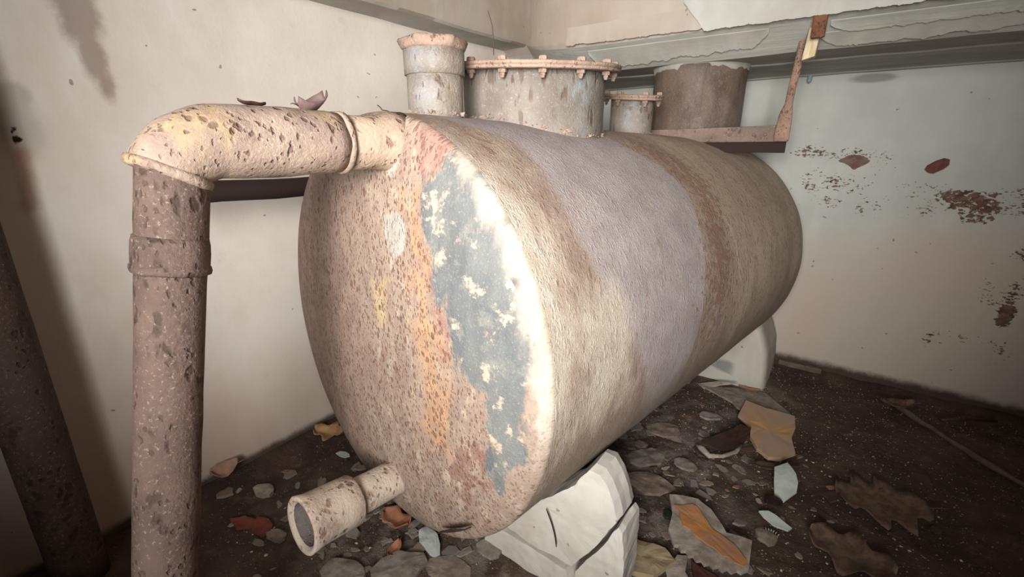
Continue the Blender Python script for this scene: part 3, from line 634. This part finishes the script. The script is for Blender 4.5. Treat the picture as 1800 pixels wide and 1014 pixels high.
mesh_obj('block', *extrude_y([(-.765, .150), (-.722, .104), (-.60, .095), (-.464, .096), (-.394, .222), (-.334, .348), (-.350, .40), (-.372, .445), (-.395, .475)] + arc[::-1], .945, 1.055, 4, 13, .0065, 9, 3), M['concrete'], sd1, smooth=False)
mesh_obj('plinth', *extrude_y([(-.80, -.02), (-.462, -.02), (-.462, .05), (-.478, .088), (-.60, .088), (-.72, .097), (-.775, .125), (-.80, .06)], .938, 1.06, 5, 13, .006, 10, 4), M['concrete'], sd1, smooth=False)
mesh_obj('broken_corner', *extrude_y([(-.452, -.02), (-.322, -.02), (-.312, .12), (-.314, .24), (-.318, .325), (-.330, .340), (-.388, .222), (-.455, .092)], .942, 1.05, 5, 13, .006, 11, 6), M['concrete'], sd1, smooth=False)
mesh_obj('crack_backing', *box(-.74, -.36, 1.0, 1.045, -.02, .30), M['crack_shade'], sd1, smooth=False)  # dark box added behind the cracks, their shade put into its colour
V_ = [Vector((-.555 + .03 * t, .936, .275 - .12 * t)) + Vector((.012 * math.sin(t * 2.4), 0, 0)) for t in np.linspace(0, 1, 9)]
tw = mesh_obj('dry_twig', *tube(V_, [.0012] + [.002] * 7 + [.0012], 6), M['black']); tag(tw, 'short dark curved twig stuck to the face of the near white block', 'twig')
sd2 = empty('concrete_saddle', (-.6, 2.8, 0), 'smooth white concrete support under the far end of the tank', 'block')
cx, cz = -.787, .705; arc = [(cx + .632 * math.sin(a), cz - .632 * math.cos(a)) for a in np.linspace(-.9, .98, 14)]
V, F = extrude_y([(-1.30, -.02), (-.183, -.02), (-.188, .10), (-.200, .20), (-.225, .28), (-.250, .345)] + arc[::-1] + [(-1.3, .3)], 2.62, 3.05, 8, 5, .004, 6, 8)
o = mesh_obj('block', V, F, M['concrete'], sd2, attrs=dict(patch=pm(np.array(V)[:, [0, 2]], [(-.47, .02), (-.37, .03), (-.36, .12), (-.41, .13), (-.47, .10)], .03) * (np.array(V)[:, 1] < 2.64)))

# ------------------------------------------------------------------ debris on the floor
def shard(name, poly, z, th, mat, label, cat, group=None, amp=.004, tilt=(0, 0), sub=3, curl=0, rag=0, dome=0):
    """irregular flat piece from a floor-plan outline, with thickness, tilt and curl"""
    P = []; rr = random.Random(hash(name + str(poly[0])) % 99991)
    for a, b in zip(poly, poly[1:] + poly[:1]):
        for k in range(sub):
            t = k / sub; P.append((a[0] + (b[0] - a[0]) * t + (rr.uniform(-rag, rag) if k else 0), a[1] + (b[1] - a[1]) * t + (rr.uniform(-rag, rag) if k else 0)))
    n = len(P); c = np.mean(P, 0); V = []; F = []; L = max(np.ptp([p[0] for p in P]), np.ptp([p[1] for p in P])) / 2
    fz = floor_z(c[0], c[1]) + z
    def h(x, y):
        dx, dy = x - c[0], y - c[1]; r = math.hypot(dx, dy) / L
        return fz + dx * tilt[0] + dy * tilt[1] + curl * r * r + dome * (1 - r * r) + amp * mnoise.noise(Vector((x * 25, y * 25, z * 9)))
    for lay in (0, 1):
        for k in (1.0, .66, .33):
            for (x, y) in P:
                X, Y = c[0] + (x - c[0]) * k, c[1] + (y - c[1]) * k; V.append((X, Y, h(X, Y) + (th if lay else 0)))
        V.append((c[0], c[1], h(*c) + (th if lay else 0)))
    m = 3 * n + 1
    for k in range(n):
        q = (k + 1) % n
        for r_ in range(2):
            F += [(r_ * n + k, (r_ + 1) * n + k, (r_ + 1) * n + q, r_ * n + q), (m + r_ * n + k, m + r_ * n + q, m + (r_ + 1) * n + q, m + (r_ + 1) * n + k)]
        F += [(2 * n + k, 3 * n, 2 * n + q), (m + 2 * n + k, m + 2 * n + q, m + 3 * n), (k, q, m + q, m + k)]
    o = mesh_obj(name, V, F, mat, smooth=False); tag(o, label, cat, group); return o
def blob_poly(c, r, n=9, asp=1.0, rot=0, jag=.25, rr=random):
    out = []
    for k in range(n):
        a = 2 * math.pi * k / n; q = r * (1 + rr.uniform(-jag, jag)); x, y = q * math.cos(a), q * asp * math.sin(a)
        out.append((c[0] + x * math.cos(rot) - y * math.sin(rot), c[1] + x * math.sin(rot) + y * math.cos(rot)))
    return out
D = {}
D['ochre'] = simple('ochre_stone', (178, 136, 92), (164, 138, 120), 6); D['brown'] = simple('dark_brown_bark', (70, 46, 38), (54, 36, 30), 30, .5)
D['grey'] = simple('grey_plaster', (136, 127, 116), (112, 101, 91), 30); D['tan'] = simple('tan_plaster', (140, 124, 109), (114, 98, 86), 30)
D['pale'] = simple('pale_plaster', (160, 149, 135), (128, 114, 102), 26); D['mint'] = simple('mint_white_paint', (186, 190, 180), (168, 172, 164), 14)
D['leaf'] = simple('dry_leaf_brown', (112, 88, 72), (82, 63, 52), 34); D['leaf_o'] = simple('dry_leaf_orange', (158, 108, 80), (138, 90, 66), 24)
D['leaf_t'] = simple('dry_leaf_tan', (178, 142, 100), (152, 116, 82), 24); D['red'] = simple('brick_red', (128, 68, 52), (104, 54, 44), 20)
D['white'] = simple('white_grit', (222, 214, 200), (200, 190, 174), 60, .35); D['black'] = simple('black_lump', (34, 26, 26), (46, 34, 32), 40, .4)
D['rust'] = simple('rust_scale', (176, 118, 64), (156, 114, 84), 18); D['stick'] = simple('weathered_stick', (104, 88, 76), (84, 70, 60), 30)
D['green'] = simple('dark_green_glass', (40, 54, 34), (30, 42, 26), 20, .15, .6); D['dark'] = simple('dark_soil_clod', (84, 66, 54), (64, 50, 42), 30)
shard('stone_slab', [(-.245, 2.249), (-.238, 2.401), (-.143, 2.385), (-.018, 2.384), (-.004, 2.28), (-.011, 2.194), (.015, 2.089), (-.03, 2.02), (-.077, 1.994), (-.127, 2.034), (-.167, 2.107), (-.18, 2.19)], .02, .018, D['ochre'], 'flat ochre and pink broken stone slab on the dark soil', 'stone', tilt=(0, .05), sub=2)
br = shard('bark_piece', [(-.335, 1.905), (-.29, 2.02), (-.216, 2.136), (-.171, 2.131), (-.18, 2.02), (-.195, 1.95), (-.27, 1.88)], .02, .012, D['brown'], 'dark brown wet bark piece with a pale rim, beside the ochre slab', 'bark', curl=.02)
V, F = tube([(-.352, 1.885, .02), (-.318, 1.862, .024), (-.282, 1.835, .02), (-.235, 1.86, .026), (-.195, 1.91, .036), (-.182, 1.97, .04)], [.006, .016, .013, .009, .010, .006], 10)
mesh_obj('rim', [(x, y, z * .8 + .004) for x, y, z in V], F, D['pale'], br)['label'] = 'pale curved rim'
shard('paint_chip', [(-.045, 1.889), (-.005, 1.931), (.03, 1.88), (.043, 1.842), (.044, 1.80), (.01, 1.752), (-.02, 1.751), (-.035, 1.82)], .028, .006, D['mint'], 'pale mint-white paint chip standing out on the dark soil', 'chip', tilt=(.1, .35), dome=.012)
shard('dark_lump', blob_poly((-.02, 1.722), .032, 9, .5, .3), .002, .02, D['black'], 'small black lump below the mint-white chip', 'lump', dome=.008)
shard('paint_flake', [(-.058, 1.63), (-.03, 1.648), (.0, 1.64), (.05, 1.617), (.04, 1.602), (-.005, 1.600), (-.04, 1.615)], .014, .006, D['mint'], 'long narrow whitish flake above the millipede', 'chip', tilt=(0, .3))
# millipede: segmented body with legs as its parts
ml = empty('millipede', (-.003, 1.556, floor_z(0, 1.556)), 'small dark curved millipede with pale bands beside the whitish flake', 'millipede')
mp = [Vector((-.031 + .056 * t, 1.553 + .02 * math.sin(math.pi * (.15 + .8 * t)), floor_z(0, 1.556) + .012)) for t in np.linspace(0, 1, 21)]
V, F = tube(mp, [.0025] + [.0042 + (.0008 if k % 2 else 0) for k in range(19)] + [.002], 10); mesh_obj('body', V, F, D['black'], ml)
for k in range(2, 20, 3):
    V, F = lathe(mp[k] - (mp[k + 1] - mp[k]) * .2, mp[k + 1] - mp[k], [(0, .0040), (.0005, .0054), (.0015, .0054), (.002, .004)], 10); mesh_obj('band', V, F, D['white'], ml)
# rust scale plate with serrated edge
oc = [(-.347, 1.496), (-.30, 1.52), (-.251, 1.53), (-.2, 1.51), (-.165, 1.477), (-.132, 1.44), (-.09, 1.45), (-.054, 1.453), (-.043, 1.338), (-.06, 1.315)] + [(-.06 - .23 * k / 18, 1.315 - .03 * math.sin(k / 18 * 3) + (.006 if k % 2 else -.006)) for k in range(1, 18)] + [(-.30, 1.345), (-.31, 1.42)]
pl = shard('rust_plate', oc, .02, .012, D['pale'], 'large flat plate of rust scale with a serrated edge and orange centre', 'plate', tilt=(0, .1), sub=2)
def inset(poly, c, k, off=(0, 0)): return [(c[0] + (x - c[0]) * k + off[0], c[1] + (y - c[1]) * k + off[1]) for x, y in poly]
q = shard('rust_layer', [(-.315, 1.45), (-.26, 1.49), (-.215, 1.46), (-.17, 1.42), (-.10, 1.40), (-.055, 1.36), (-.06, 1.335), (-.12, 1.335), (-.2, 1.36), (-.26, 1.38)], .036, .005, D['rust'], None, None, tilt=(0, .1), rag=.006)
def adopt(ch, par):
    ch.parent = par; ch.location = WPOS[ch.name] - WORLD(par); return ch
adopt(q, pl); q['label'] = 'flaking orange rust layer'
def leaf(name, c, length, width, rot, mat, label, z=.012, lobes=0, curl=.03, group=None, tilt=(0, 0), stem=True, lift=None):
    """single curled leaf: blade with midrib fold, wavy/lobed margin, thin, plus stem"""
    nu, nv = 18, 7; V = []; F = []; base = floor_z(c[0], c[1]) if lift is None else lift
    for i in range(nu):
        t = i / (nu - 1); wdt = width * (math.sin(math.pi * min(1, t * .93 + .035)) ** .75) * (1 + (.32 * math.sin(t * math.pi * lobes) if lobes else .08 * mnoise.noise(Vector((t * 9, c[0] * 50, 0)))))
        for j in range(nv):
            s = (j / (nv - 1) - .5) * 2; x = (t - .5) * length; y = s * wdt / 2
            zz = base + z + curl * (abs(s) ** 1.6) * .6 + curl * (2 * t - 1) ** 2 * .7 + .006 * mnoise.noise(Vector((x * 40, y * 40, c[1] * 9))) + x * tilt[0] + y * tilt[1]
            V.append((c[0] + x * math.cos(rot) - y * math.sin(rot), c[1] + x * math.sin(rot) + y * math.cos(rot), zz))
    for i in range(nu - 1):
        for j in range(nv - 1): F.append((i * nv + j, i * nv + j + 1, (i + 1) * nv + j + 1, (i + 1) * nv + j))
    o = mesh_obj(name, V, F, mat); s = o.modifiers.new('solid', 'SOLIDIFY'); s.thickness = .0016; tag(o, label, 'leaf', group)
    if stem:
        p0 = Vector(V[(nu - 1) * nv + nv // 2]); d = Vector((math.cos(rot), math.sin(rot), .25))
        mesh_obj('stem', *tube([p0 - d * .01, p0 + d * length * .12, p0 + d * length * .2 + Vector((0, 0, -.003))], [.0016, .0013, .001], 6), mat, o)
    return o
leaf('dry_leaf', (.31, 1.96), .30, .26, .35, D['leaf'], 'largest crumpled brown dry leaf, right of the mint-white chip', .010, 7, .02)
leaf('dry_leaf', (.215, 1.60), .24, .19, -.2, D['leaf'], 'lobed dull brown leaf at the bottom edge, right of the rust plate', .008, 5, .03)
leaf('dry_leaf', (-.05, 1.95), .20, .06, .45, D['dark'], 'narrow dark brown leaf just below the ochre slab', .01, 0, .01)
leaf('dry_leaf', (-1.735, .965), .15, .12, .6, D['leaf_t'], 'tan curled leaf at the foot of the left wall beside the tank', .03, 5, .03)
leaf('dry_leaf', (-1.115, .825), .12, .085, .1, D['leaf_o'], 'orange-brown leaf on the soil between drain pipe and tank', .012, 3, .02)
leaf('dry_leaf', (-1.02, .733), .07, .04, 1.9, D['leaf_o'], 'small bright orange leaf fragment below the tank front', .01, 0, .015)
leaf('dry_leaf', (-1.815, .55), .10, .05, 1.4, simple('peach_leaf', (168, 134, 112), (146, 114, 94), 24), 'peach coloured leaf leaning on the left wall near the downpipe', .04, 0, .03, tilt=(0, .8))
leaf('dry_leaf', (.40, 2.84), .16, .09, .5, D['leaf'], 'pinkish brown leaf at the far end of the long stick', .02, 0, .03)
leaf('dry_leaf', (-.25, 2.585), .11, .035, .1, D['leaf_o'], 'orange leaf sliver against the foot of the far support', .012, 0, .01)
cl = s0 + PD * .165 + Vector((0, 0, .066))
leaf('dry_leaf', (cl.x, cl.y), .085, .06, -1.3, simple('purple_brown_leaf', (104, 84, 78), (82, 64, 60), 30), 'purple-brown curled leaf lying on top of the rusty elbow', .004, 0, .028, lift=cl.z - .006, tilt=(-.25, 0))
cl = s0 + PD * .285 + Vector((0, 0, .066))
leaf('dry_leaf', (cl.x, cl.y), .055, .02, -1.5, D['brown'], 'thin dark leaf scrap on the outer bend of the elbow', .003, 0, .008, lift=cl.z - .001, stem=False)
# curled twigs on the tank top by the stub
tw = mesh_obj('dry_twig', *tube([TL(.03, .02, .622), TL(.015, .015, .627), TL(.0, .01, .629), TL(-.006, .008, .636), TL(-.016, .006, .642)], .0014, 6), D['brown']); tag(tw, 'thin curled dark twig on the tank top beside the stub pipe', 'twig')
tw = mesh_obj('dry_twig', *tube([lidc + u_ * 0 + Vector((.02, -.25, .02)), lidc + Vector((.02, -.25, .06)), lidc + Vector((.012, -.245, .10)), lidc + Vector((.0, -.25, .14))], [.0013, .0012, .001, .0006], 6), D['brown']); tag(tw, 'hair-thin twig standing upright on the manhole lid rim', 'twig')
# moth on the tank head
mo = TL(.548, -.062, .285); mn = (TL(.548, -.12, .285) - mo + (RX * .05)).normalized()
moth = empty('moth', mo, 'tiny pale moth sitting on the front rim of the tank', 'moth')
for s in (-1, 1):
    a_ = mo + mn * .006; V = [a_ + UP * .008, a_ + RX * (s * .014) - UP * .006 + mn * .001, a_ + RX * (s * .007) - UP * .014, a_ - UP * .008 + mn * .002]
    V2 = [v + mn * .0015 for v in V]; mesh_obj('wing', [tuple(v) for v in V + V2], [(0, 1, 2, 3), (7, 6, 5, 4), (0, 4, 5, 1), (1, 5, 6, 2), (2, 6, 7, 3), (3, 7, 4, 0)], D['white'], moth, smooth=False)
mesh_obj('body', *tube([mo + mn * .007 + UP * .009, mo + mn * .008, mo + mn * .006 - UP * .012], [.0015, .003, .001], 8), D['pale'], moth)
# sticks
def stick(pts, r, mat, label, cat='stick', flat=1.0):
    V, F = tube(pts, r, 12, wob=.002, ws=25); o = mesh_obj('stick', V, F, mat); return tag(o, label, cat)
stick([(.385 + .45 * t, 2.86 - .56 * t, floor_z(.385 + .45 * t, 2.86 - .56 * t) + .018 + .004 * math.sin(t * 9)) for t in np.linspace(0, 1, 14)], [.012 + .003 * math.sin(k) for k in range(14)], D['stick'], 'long thin grey-brown stick lying diagonally on the floor at right')
stick([(.56, 2.78, .02), (.66, 2.86, .02), (.78, 2.93, .02)], .008, D['brown'], 'short dark stick branching behind the long stick')
pk = mesh_obj('wood_strip', *roughen_strip if False else box(-.165, .06, 3.035, 3.07, -.005, .028), D['stick'], smooth=False); bev(pk, .004); tag(pk, 'brown wooden strip along the foot of the back wall by the far support', 'strip')
shard('slab_piece', [(-.471, 2.479), (-.32, 2.56), (-.174, 2.60), (-.009, 2.42), (-.10, 2.35), (-.225, 2.326), (-.3, 2.40)], .004, .010, D['grey'], 'thin broad grey sheet of fallen plaster in front of the far support', 'plaster', sub=2, rag=.008)
shard('slab_piece', [(-.50, 2.50), (-.40, 2.55), (-.31, 2.56), (-.38, 2.53), (-.46, 2.47)], .022, .006, D['pale'], 'pale splinter of plaster propped near the far support foot', 'plaster', tilt=(.1, .3))
shard('paint_chip', blob_poly((-1.588, .93), .035, 7, .6, .2), .006, .005, D['mint'], 'pale cyan chip near the tan leaf by the left wall', 'chip')
shard('brick_shard', blob_poly((-1.56, .49), .045, 8, .55, .4), .002, .012, D['red'], 'leftmost brick-red shard, nearest the downpipe', 'brick')
shard('brick_shard', blob_poly((-1.485, .525), .055, 7, .6, .1), .002, .012, D['red'], 'larger brick-red shard left of the drain pipe', 'brick')
shard('grey_stone', blob_poly((-1.41, .535), .042, 9, .6, .2), .002, .014, D['tan'], 'tan stone chip touching the larger brick-red shard', 'stone')
shard('glass_shard', blob_poly((-.325, 1.425), .022, 7, .8), .006, .012, D['green'], 'dark green lump at the left corner of the rust plate', 'shard')
shard('pale_stone', blob_poly((-.34, 1.19), .10, 10, .7, .5, .15), .0, .022, simple('yellowish_stone', (170, 150, 116), (150, 130, 102), 14), 'yellowish flat stone at the bottom edge right of the near block', 'stone', amp=.008)
shard('white_chip', [(-.245, 1.27), (-.215, 1.285), (-.205, 1.22), (-.15, 1.17), (-.23, 1.14), (-.26, 1.20)], .008, .006, D['pale'], 'white bent chip at the bottom edge below the rust plate', 'chip', tilt=(.1, .1))
shard('bark_piece', [(-.20, 1.275), (-.10, 1.26), (-.02, 1.20), (-.06, 1.13), (-.16, 1.17)], .004, .012, simple('maroon_piece', (92, 56, 50), (72, 44, 40), 14, .5), 'dark maroon piece below the serrated rust plate edge', 'bark')
for i, (c, r, asp, rot, mt, lb) in enumerate([((-.83, .79), .075, .62, .3, 'tan', 'flat tan stone directly left of the near block, bottom edge'), ((-.95, .70), .085, .7, .9, 'grey', 'broad grey stone at the bottom edge under the tank front'), ((-1.10, .585), .08, .6, .5, 'grey', 'grey stone at the bottom edge right of the downpipe'),
                                           ((-.955, .83), .07, .4, -.5, 'mint', 'slanted bluish grey sliver under the tank front'), ((-.77, .93), .05, .7, .2, 'grey', 'round grey chip against the left corner of the near block'), ((-.50, 1.70), .085, .65, .8, 'grey', 'roundish grey plaster cake right of the near block'),
                                           ((-.36, 1.75), .05, .8, .1, 'grey', 'blue-grey rounded chip left of the bark piece'), ((-.52, 1.95), .09, .6, .6, 'tan', 'broad tan plaster cake along the tank shadow'), ((-.44, 1.55), .10, .6, .3, 'tan', 'large flat tan cake behind the near block'), ((-.02, 1.66 - .12), .035, 1, 0, 'tan', 'rounded pebble left of the millipede tail'),
                                           ((-.36, 2.2), .05, .6, .4, 'grey', 'small grey cake left of the ochre slab'), ((-1.66, .62), .045, .7, .3, 'pale', 'pale rounded stone near the peach leaf')]):
    shard('plaster_cake', blob_poly(c, r, 11, asp, rot, .18), -.002, .012, D[mt], lb, 'stone', amp=.006, dome=.005)
# many small chips, each its own object
rr = random.Random(5); chip_meshes = []
for k in range(14):
    P = blob_poly((0, 0), 1, rr.randint(6, 9), rr.uniform(.45, .9), 0, .3, rr); n = len(P); th = rr.uniform(.06, .2)
    V = [(x, y, -.15) for x, y in P] + [(x * .86, y * .86, th + .1 * rr.uniform(-1, 1)) for x, y in P]
    F = [tuple(range(n - 1, -1, -1)), tuple(range(n, 2 * n))] + [(i, (i + 1) % n, n + (i + 1) % n, n + i) for i in range(n)]
    row = []
    for mt in ('grey', 'tan', 'pale', 'white', 'dark', 'leaf_o'):
        me = bpy.data.meshes.new('plaster_chip'); me.from_pydata(V, [], F); me.materials.append(D[mt]); row.append(me)
    chip_meshes.append(row)
KN = {0: ('grey plaster chip', 'plaster_chip', 'chip'), 1: ('tan plaster chip', 'plaster_chip', 'chip'), 2: ('pale plaster chip', 'plaster_chip', 'chip'), 3: ('white pebble', 'pebble', 'pebble'), 4: ('dark soil clod', 'soil_clod', 'clod'), 5: ('orange rust flake', 'rust_flake', 'flake')}
MARKS = [('beside the ochre stone slab', -.12, 2.2), ('in front of the far white support', -.3, 2.5), ('around the wet bark piece', -.28, 1.98), ('beside the mint-white paint chip', 0, 1.83), ('around the serrated rust plate', -.2, 1.42), ('along the right of the near white block', -.45, 1.4), ('in the strip beside the tank shadow', -.55, 1.9), ('around the largest brown leaf', .3, 1.96),
         ('near the long diagonal stick', .55, 2.6), ('by the lobed leaf at the bottom edge', .2, 1.58), ('under the front of the tank', -.95, .85), ('below the drain pipe mouth', -1.1, .58), ('around the brick-red shards', -1.5, .5), ('at the foot of the left wall', -1.68, .75), ('by the foot of the back wall', .2, 2.9)]
CHIPS = {}
def scatter(n, kind, cx, cy, sx, sy, r0, r1):
    for _ in range(n):
        for _t in range(20):
            x, y = rr.gauss(cx, sx), rr.gauss(cy, sy)
            if -1.78 < x < 1.0 and .3 < y < 3.0 and not (-.8 < x < -.3 and .9 < y < 1.27): break
        else: continue
        s = rr.uniform(r0, r1); nn, nm, ct = KN[kind]; mk = min(MARKS, key=lambda q: (q[1] - x) ** 2 + (q[2] - y) ** 2)[0]
        o = bpy.data.objects.new(nm, rr.choice(chip_meshes)[kind]); COL.objects.link(o); o.location = (x, y, floor_z(x, y) + .001); o.scale = (s, s, s * rr.uniform(.5, .9))
        o.rotation_euler = (rr.uniform(-.2, .2), rr.uniform(-.2, .2), rr.uniform(0, 6.28)); o['category'] = ct; CHIPS.setdefault((nn, mk), []).append((s, o))
scatter(55, 0, -.45, 1.75, .25, .45, .012, .038); scatter(35, 0, -1.0, .75, .28, .16, .012, .035)
scatter(50, 1, -.35, 1.6, .3, .45, .010, .034); scatter(30, 1, -1.1, .7, .3, .18, .012, .034)
scatter(40, 2, -.3, 1.7, .3, .4, .006, .018); scatter(20, 2, -1.3, .6, .25, .15, .008, .02)
scatter(45, 3, -.02, 1.75, .25, .28, .0025, .006); scatter(22, 3, -1.25, .55, .2, .12, .003, .006); scatter(12, 3, .3, 1.9, .2, .4, .003, .006)
scatter(40, 4, .25, 2.2, .35, .45, .012, .045); scatter(16, 5, -.35, 1.9, .2, .3, .008, .016)
for (nn, mk), L in CHIPS.items():
    L.sort(key=lambda q: -q[0])
    for k, (s, o) in enumerate(L):
        o['group'] = nn + 's ' + mk
        o['label'] = ('only ' if len(L) == 1 else 'largest ' if k == 0 else 'second largest ' if k == 1 and len(L) > 2 else 'smallest ' if k == len(L) - 1 else 'small ') + nn + ' ' + mk
# fine grit: uncountable crumbs as one object
V = []; F = []
for _ in range(9000):
    x, y = rr.uniform(-1.75, 1.0), rr.uniform(.35, 3.0); s = rr.uniform(.0015, .005); z = floor_z(x, y)
    k = len(V); V += [(x - s, y - s * .6, z - s * .3), (x + s, y - s * rr.random(), z - s * .3), (x + s * (rr.random() - .5), y + s, z - s * .3), (x, y, z + s * rr.uniform(.5, 1.2))]; F += [(k, k + 1, k + 3), (k + 1, k + 2, k + 3), (k + 2, k, k + 3)]
tag(mesh_obj('soil_grit', V, F, D['tan'], smooth=False), 'fine tan grit sprinkled over the dark soil floor', 'grit', kind='stuff')
# red-brown flake stuck on the back wall
fk = mesh_obj('wall_flake', *(lambda P: ([(x, YB - .002, z) for x, z in P] + [(x, YB - .007 - .004 * math.sin(i), z) for i, (x, z) in enumerate(P)], [tuple(range(len(P))), tuple(range(2 * len(P) - 1, len(P) - 1, -1))] + [(i, len(P) + i, len(P) + (i + 1) % len(P), (i + 1) % len(P)) for i in range(len(P))]))([(.284, 1.18), (.29, 1.20), (.317, 1.222), (.345, 1.236), (.367, 1.23), (.370, 1.205), (.355, 1.185), (.32, 1.162), (.30, 1.165)]), simple('dark_red_flake', (104, 62, 54), (84, 50, 46), 30), smooth=False)
tag(fk, 'oval dark red-brown flake stuck on the back wall', 'flake')
